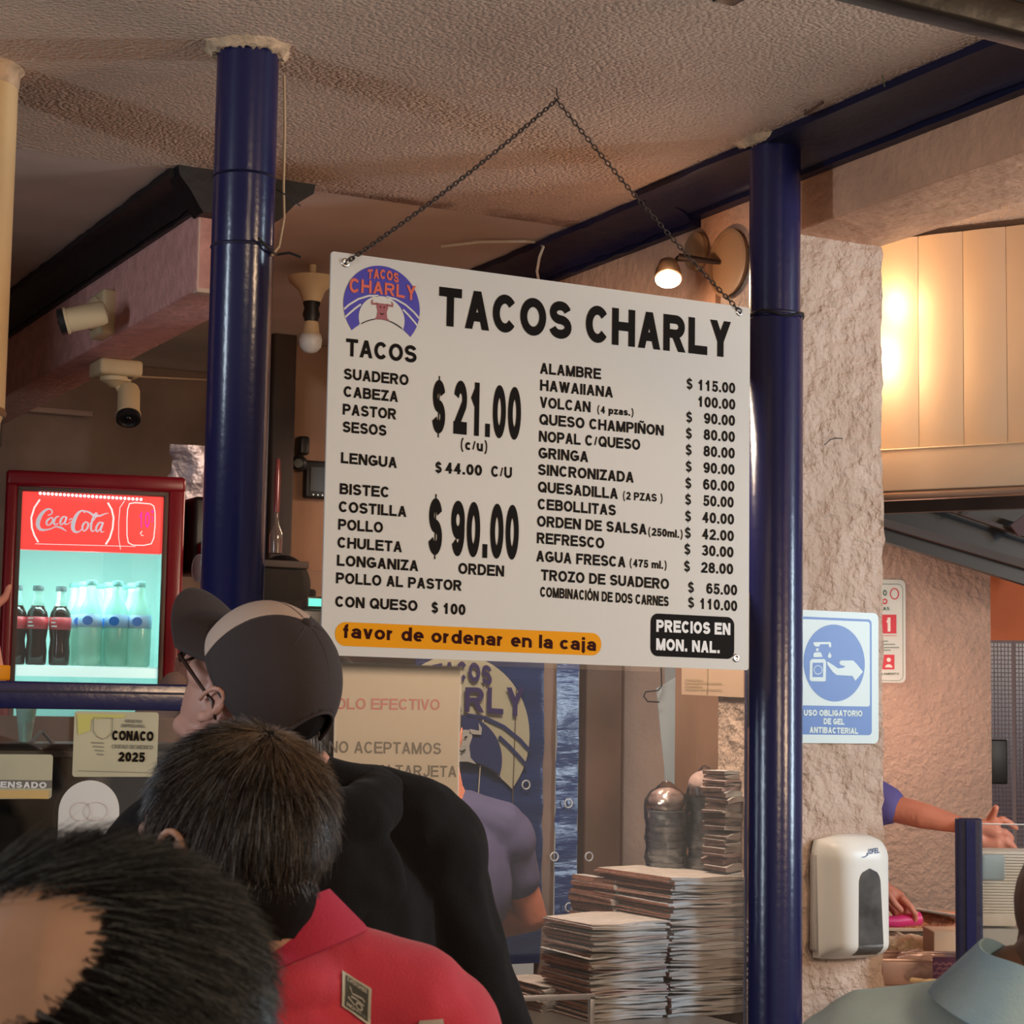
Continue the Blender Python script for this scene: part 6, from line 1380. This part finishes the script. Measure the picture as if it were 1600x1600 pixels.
bvh = BVHTree.FromPolygons([v.co for v in sh2.vertices], [p.vertices for p in sh2.polygons])
def proj(px, py, off=.002, bv=None):
    o = Vector(CAM); d = Vector(ray(px, py)).normalized(); h = (bv or bvh).ray_cast(o, d)
    if h[0] is None: return PD(px, py, 2.1)
    n = h[1] if h[1].dot(d) < 0 else -h[1]
    return h[0] + n * off
def patch(root, quad, name, m, off=.002, n=8, bv=None, nu=None):
    (a, b, c, d) = [Vector((*p, 0)) for p in quad]; vs = []; fs = []
    for j in range(n + 1):
        for i in range(n + 1): u = i / n; v = j / n; p = (a * (1 - u) + b * u) * (1 - v) + (d * (1 - u) + c * u) * v; vs.append(proj(p.x, p.y, off, bv))
    for j in range(n):
        for i in range(n): a_ = j * (n + 1) + i; fs.append((a_, a_ + 1, a_ + n + 2, a_ + n + 1))
    mb = MB(); mb.add(vs, fs); return mb.build(name, m, root, 180, fix=False)
Q4 = [(533, 1517), (580, 1545), (578, 1606), (532, 1571)]
def inq(u, v, q=Q4):
    a, b, c, d = q; return ((a[0] * (1 - u) + b[0] * u) * (1 - v) + (d[0] * (1 - u) + c[0] * u) * v, (a[1] * (1 - u) + b[1] * u) * (1 - v) + (d[1] * (1 - u) + c[1] * u) * v)
pt = patch(r2_, Q4, 'back_patch', mat('patch_silver', (.45, .46, .40), .6), .002); pt['label'] = 'silver and black woven patch'
patch(pt, [inq(.1, .07), inq(.9, .07), inq(.9, .93), inq(.1, .93)], 'patch_field', mat('patch_black', (.05, .055, .05), .7), .0028)
mb = MB(); Sv = mat('patch_thread', (.42, .43, .39), .6)
def pq(P, w):
    for q in offset_poly(P, w, False): mb.add([proj(*inq(x, y), .0034) for x, y in q], [(0, 1, 2, 3)])
for s_, vv in (('CHEROKEE', .20), ('INDIANA', .88)):
    qs, tw = text_quads(s_.replace('K', 'H'), .22, .12)
    for q in qs: mb.add([proj(*inq(.16 + .68 * a_ / tw, vv - b_ * .10), .0034) for a_, b_ in q], [tuple(range(len(q)))])
for P in ([(.25, .32), (.35, .45), (.55, .42), (.7, .40), (.78, .45)], [(.3, .55), (.5, .52), (.75, .56)], [(.6 + .1 * math.cos(k), .66 + .08 * math.sin(k)) for k in [i * PI / 6 for i in range(13)]], [(.2, .62), (.35, .66), (.45, .72)]): pq(P, .045)
mb.build('patch_print', Sv, pt, 0, fix=False)
patch(r2_, [(655, 1594), (690, 1592), (700, 1640), (640, 1640)], 'sleeve_patch', mat('patch_grey', (.42, .38, .35), .6), .003)

# --- dark haired man in front, at the lower left
Mh = fr_mat(PD(88, 1662, 1.16), 108, -3, 0); Mb = fr_mat(PD(150, 1662, 1.18) - Vector((0, 0, .155)), 70, -3)
r3_, hl3, so3, sh3 = person('black haired man seen from behind at the lower left corner', Mh, Mb, SKIN3, mat('dark_sweater', (.02, .022, .026), .9),
    [((.0, .25, -.33), (.14, .20, -.45)), ((.0, -.25, -.33), (.14, -.20, -.45))], JEANS, inf=.02)
def reg3(P):
    x, z = P[:, 0], P[:, 2]
    nz = .0045 * np.sin(x * 900 + z * 500) + .003 * np.sin(z * 1300 - x * 400); sk = (((x - .052) / (.070 + nz)) ** 2 + ((z - .078 + .30 * x) / (.036 + nz)) ** 2 < 1) | ((x > .046) & (z < .075))
    a = ~sk
    return (a & (z > zl(np.minimum(x, .015))) & (np.abs(P[:, 1]) < .082) & (x < .075)).astype(float)
P_, N_ = sample_mesh(hl3, 19000, reg3)
scalp_shell(r3_, hl3, Mh, reg3, HAIRM, .003)
strands('hair', r3_, P_, N_, np_dir(lambda P: np.stack([-1.0 + 0 * P[:, 0], P[:, 1] * 3, np.interp(P[:, 2], [-.08, .05, .12], [-1.1, -.55, .05])], 1)), lambda P: np.interp(P[:, 2], [-.1, 0, .08], [.02, .036, .052]), .00065, [HAIRK, mat('hair_blueblack', (.030, .036, .038), .35), mat('hair_sheen', (.15, .165, .165), .35)], 5, cen, rad + .003, .16, .30, [.62, .22, .16], .0065, Mi=np.array(Mh))  # highlights on the black hair put in as paler bluish strands

# --- person in the pale blue shirt, lower right
Mh = fr_mat(PD(1712, 1478, 2.15), -58, -24, 0); Mb = fr_mat(PD(1598, 1596, 2.12), -30, -6)
PBL = mat('pale_blue_cotton', (.62, .86, .90), .8, bump=.35, bscale=320, bdist=.002, vary=.08, vscale=12); DEN = mat('washed_blue_collar', (.34, .55, .72), .8, bump=.4, bscale=300, bdist=.002, col2=(.46, .68, .78), vscale=14)
r4_, hl4, so4, sh4 = person('dark skinned person in a pale blue collared shirt at the lower right corner', Mh, Mb, SKIN4, PBL,
    [((.0, .27, -.32), (.18, .22, -.42)), ((.0, -.26, -.33), (.16, -.22, -.45))], JEANS, inf=.025, fold=(.006, 7), sw=.185)
reg4 = lambda P: ((P[:, 2] > zl(P[:, 0]) + .02) & (np.abs(P[:, 1]) < .08)).astype(float)
collar(r4_, PD(1572, 1596, 2.10), Vector((0, 0, 1)) + RGT * .38 - FWD * .14, .056, .084, .066, DEN, el=1.0, amp=.05)

# --- worker behind the counter in blue, elbow bent
Mh = fr_mat(PD(670, 1150, 5.25), 30, -12, 0); Mb = fr_mat(PD(698, 1262, 5.22), 28, -2)
UNI = mat('uniform_blue', (.085, .085, .20), .75, bump=.2, bscale=200, bdist=.002); NAVW = mat('dark_trousers', (.02, .02, .03), .8)
r5_, hl5, so5, sh5 = person('counter worker in a blue short sleeved shirt with a bent bare arm', Mh, Mb, SKINR, UNI,
    [((.02, .24, -.30), (.22, .18, -.36)), ((.03, -.27, -.29), (.27, -.17, -.36))], NAVW, inf=.022, sleeve=1, sw=.18, voxh=.005)
aim = blob([('c', [((0, -.18, -.09), .068), ((.015, -.225, -.19), .058)])], .008, 4); folds(aim, .004, 10); fin(xf(aim, Mb), 'sleeve', UNI, r5_)
aim = blob([('c', [((0, .18, -.09), .068), ((.015, .22, -.19), .058)])], .008, 4); fin(xf(aim, Mb), 'sleeve', UNI, r5_)
scalp_shell(r5_, hl5, Mh, reg4, HAIRM, .002)

# --- customer deeper in the kitchen, dark hair between column and board
Mh = fr_mat(PD(440, 935, 6.0), 15, -8, 0); Mb = fr_mat(PD(444, 1025, 6.0), 10)
r6_, hl6, so6, sh6 = person('worker with black hair and dark clothes between the left column and the board', Mh, Mb, SKIN3, mat('dark_wear', (.02, .018, .018), .9),
    [((.0, .24, -.30), (.2, .18, -.36)), ((.0, -.24, -.30), (.2, -.18, -.36))], NAVW, inf=.02, voxh=.005)
scalp_shell(r6_, hl6, Mh, lambda P: (P[:, 2] > -.08) * ((P[:, 0] < .05) | (P[:, 2] > .07)) * 1.0, HAIRM, .008)
# --- brown sleeved worker behind the rail
Mh = fr_mat(PD(372, 1060, 5.05), 60, -10, 0); Mb = fr_mat(PD(372, 1140, 5.05), 60)
r7_, hl7, so7, sh7 = person('worker behind the rail raising a brown forearm beside the cap brim', Mh, Mb, skin('skin_brown', (.30, .14, .10)), mat('brown_wear', (.17, .10, .08), .85, vary=.15),
    [((.20, .12, -.02), (.115, .10, .10)), ((.0, -.24, -.30), (.2, -.18, -.36))], NAVW, inf=.02, voxh=.005)
scalp_shell(r7_, hl7, Mh, reg4, HAIRM, .003)
# --- worker at the left edge, hand at the fridge
Mh = fr_mat(PD(-150, 830, 5.0), -60, 0, 0); Mb = fr_mat(PD(-150, 960, 5.0), -60)
def wl(p): return Mb.inverted() @ p
eL = wl(PD(-16, 1070, 4.9)); wL = wl(PD(-26, 965, 4.95))
r8_, hl8, so8, sh8 = person('worker at the left edge with one hand raised before the fridge', Mh, Mb, SKINR, mat('maroon_wear', (.12, .03, .03), .85),
    [(tuple(eL), tuple(wL)), ((.0, -.24, -.30), (.2, -.18, -.36))], NAVW, inf=.02, sleeve=1, voxh=.006)
scalp_shell(r8_, hl8, Mh, reg4, HAIRK, .003)
# --- worker hidden by the pillar, both arms over the food
Mh = fr_mat(PD(1312, 1050, 5.75), -75, -20, 0); Mb = fr_mat(PD(1312, 1165, 5.75), -80, -2)
base = Mb @ Vector((0, 0, -.6)); r9_ = thing('person', 'food server behind the pillar reaching over the trays with both hands', 'person', (base.x, base.y, 0))
nk = Mh.inverted() @ (Mb @ Vector((0, 0, -.02))); D_ = 5.72
A1 = [PD(1330, 1225, 5.72), PD(1392, 1262, 5.66), PD(1440, 1274, 5.62), PD(1500, 1289, 5.58)]; A2 = [PD(1316, 1240, 5.78), PD(1345, 1345, 5.7), PD(1384, 1392, 5.6)]
hm = blob(head_shapes(tuple(nk)), .005, 4); xf(hm, Mh)
bd = [('c', [(Mb @ Vector((0, 0, .02)), .055), (Mb @ Vector((0, 0, -.55)), .10)]), ('c', [(A1[0], .045), (A1[1], .040), (A1[2], .038), (A1[3], .024)]), ('c', [(A2[0], .042), (A2[1], .034), (A2[2], .023)])]
for s in (1, -1): bd.append(('c', [(Mb @ Vector((0, s * .08, -.6)), .08), (Mb @ Vector((0, s * .09, -1.24)), .045)]))
# open hand: back towards the camera, fingers pointing right and down
def chainpx(pts, d): return ('c', [(PD(x, y, d + dz), r) for x, y, r, dz in pts])
w0_ = PD(1512, 1292, 5.57)
for pts in ([(1508, 1290, .021, 0), (1538, 1292, .021, 0), (1556, 1300, .019, -.01)], [(1510, 1298, .018, 0), (1540, 1318, .019, 0), (1558, 1318, .018, -.01)],
            [(1545, 1284, .013, 0), (1553, 1270, .011, -.02), (1556, 1262, .0095, -.03)],                                     # thumb
            [(1554, 1288, .0115, -.01), (1566, 1280, .0105, -.01), (1578, 1286, .0095, -.01), (1588, 1294, .008, 0)],
            [(1558, 1300, .0115, -.01), (1570, 1300, .0105, -.015), (1577, 1305, .0095, -.01), (1581, 1310, .008, 0)],
            [(1558, 1310, .0115, -.01), (1572, 1314, .0105, -.015), (1583, 1322, .0095, -.01), (1588, 1330, .008, 0)],
            [(1552, 1320, .0105, 0), (1564, 1326, .0095, 0), (1573, 1331, .0085, 0), (1579, 1334, .0075, 0)]): bd.append(chainpx(pts, 5.55))
for pts in ([(1384, 1392, .023, 0), (1402, 1402, .022, 0), (1412, 1412, .018, 0)], [(1386, 1404, .018, 0), (1400, 1420, .017, 0)],
            [(1410, 1404, .0115, -.02), (1422, 1416, .010, -.03), (1430, 1428, .009, -.03), (1430, 1438, .008, -.02)],
            [(1412, 1412, .0115, 0), (1424, 1424, .010, 0), (1428, 1436, .009, 0), (1424, 1444, .008, .01)],
            [(1404, 1418, .0115, 0), (1414, 1430, .010, 0), (1416, 1440, .009, 0), (1412, 1446, .008, 0)],
            [(1394, 1420, .0105, 0), (1402, 1432, .0095, 0), (1402, 1441, .0085, 0), (1398, 1446, .0078, 0)],
            [(1388, 1396, .0125, -.03), (1398, 1412, .0105, -.04), (1408, 1422, .009, -.04)]): bd.append(chainpx(pts, 5.58))
fin(joinmesh([hm, blob(bd, .0045, 3)], 'body'), 'body', SKINR, r9_)
sh9 = blob([('s', Mb @ Vector((0, 0, -.22)), (.12, .14, .18)), ('s', Mb @ Vector((0, 0, -.45)), (.12, .14, .2)), ('c', [(Mb @ Vector((0, 0, -.05)), .075), (A1[0], .062), (A1[1] + (A1[0] - A1[1]) * .12, .054)]), ('c', [(Mb @ Vector((0, 0, -.06)), .07), (A2[0], .055), (A2[0].lerp(A2[1], .4), .05)])], .008, 4)
folds(sh9, .005, 9); fin(sh9, 'shirt', mat('uniform_violet', (.12, .10, .32), .75), r9_)
fin(blob([('c', [(Mb @ Vector((0, s * .08, -.6)), .095), (Mb @ Vector((0, s * .09, -1.24)), .06)]) for s in (1, -1)], .012, 3), 'trousers', NAVW, r9_)
scalp_shell(r9_, blob(head_shapes(tuple(nk)), .006, 3), Mh, reg4, HAIRK, .003)
t = tag(MB().tube([PD(1378, 1440, 5.55), PD(1402, 1440, 5.56), PD(1437, 1435, 5.58)], [.014, .017, .019], 14).build('pink_handle', mat('hot_pink', (.85, .05, .22), .35), None), 'hot pink handled tool held by the food server', 'utensil')
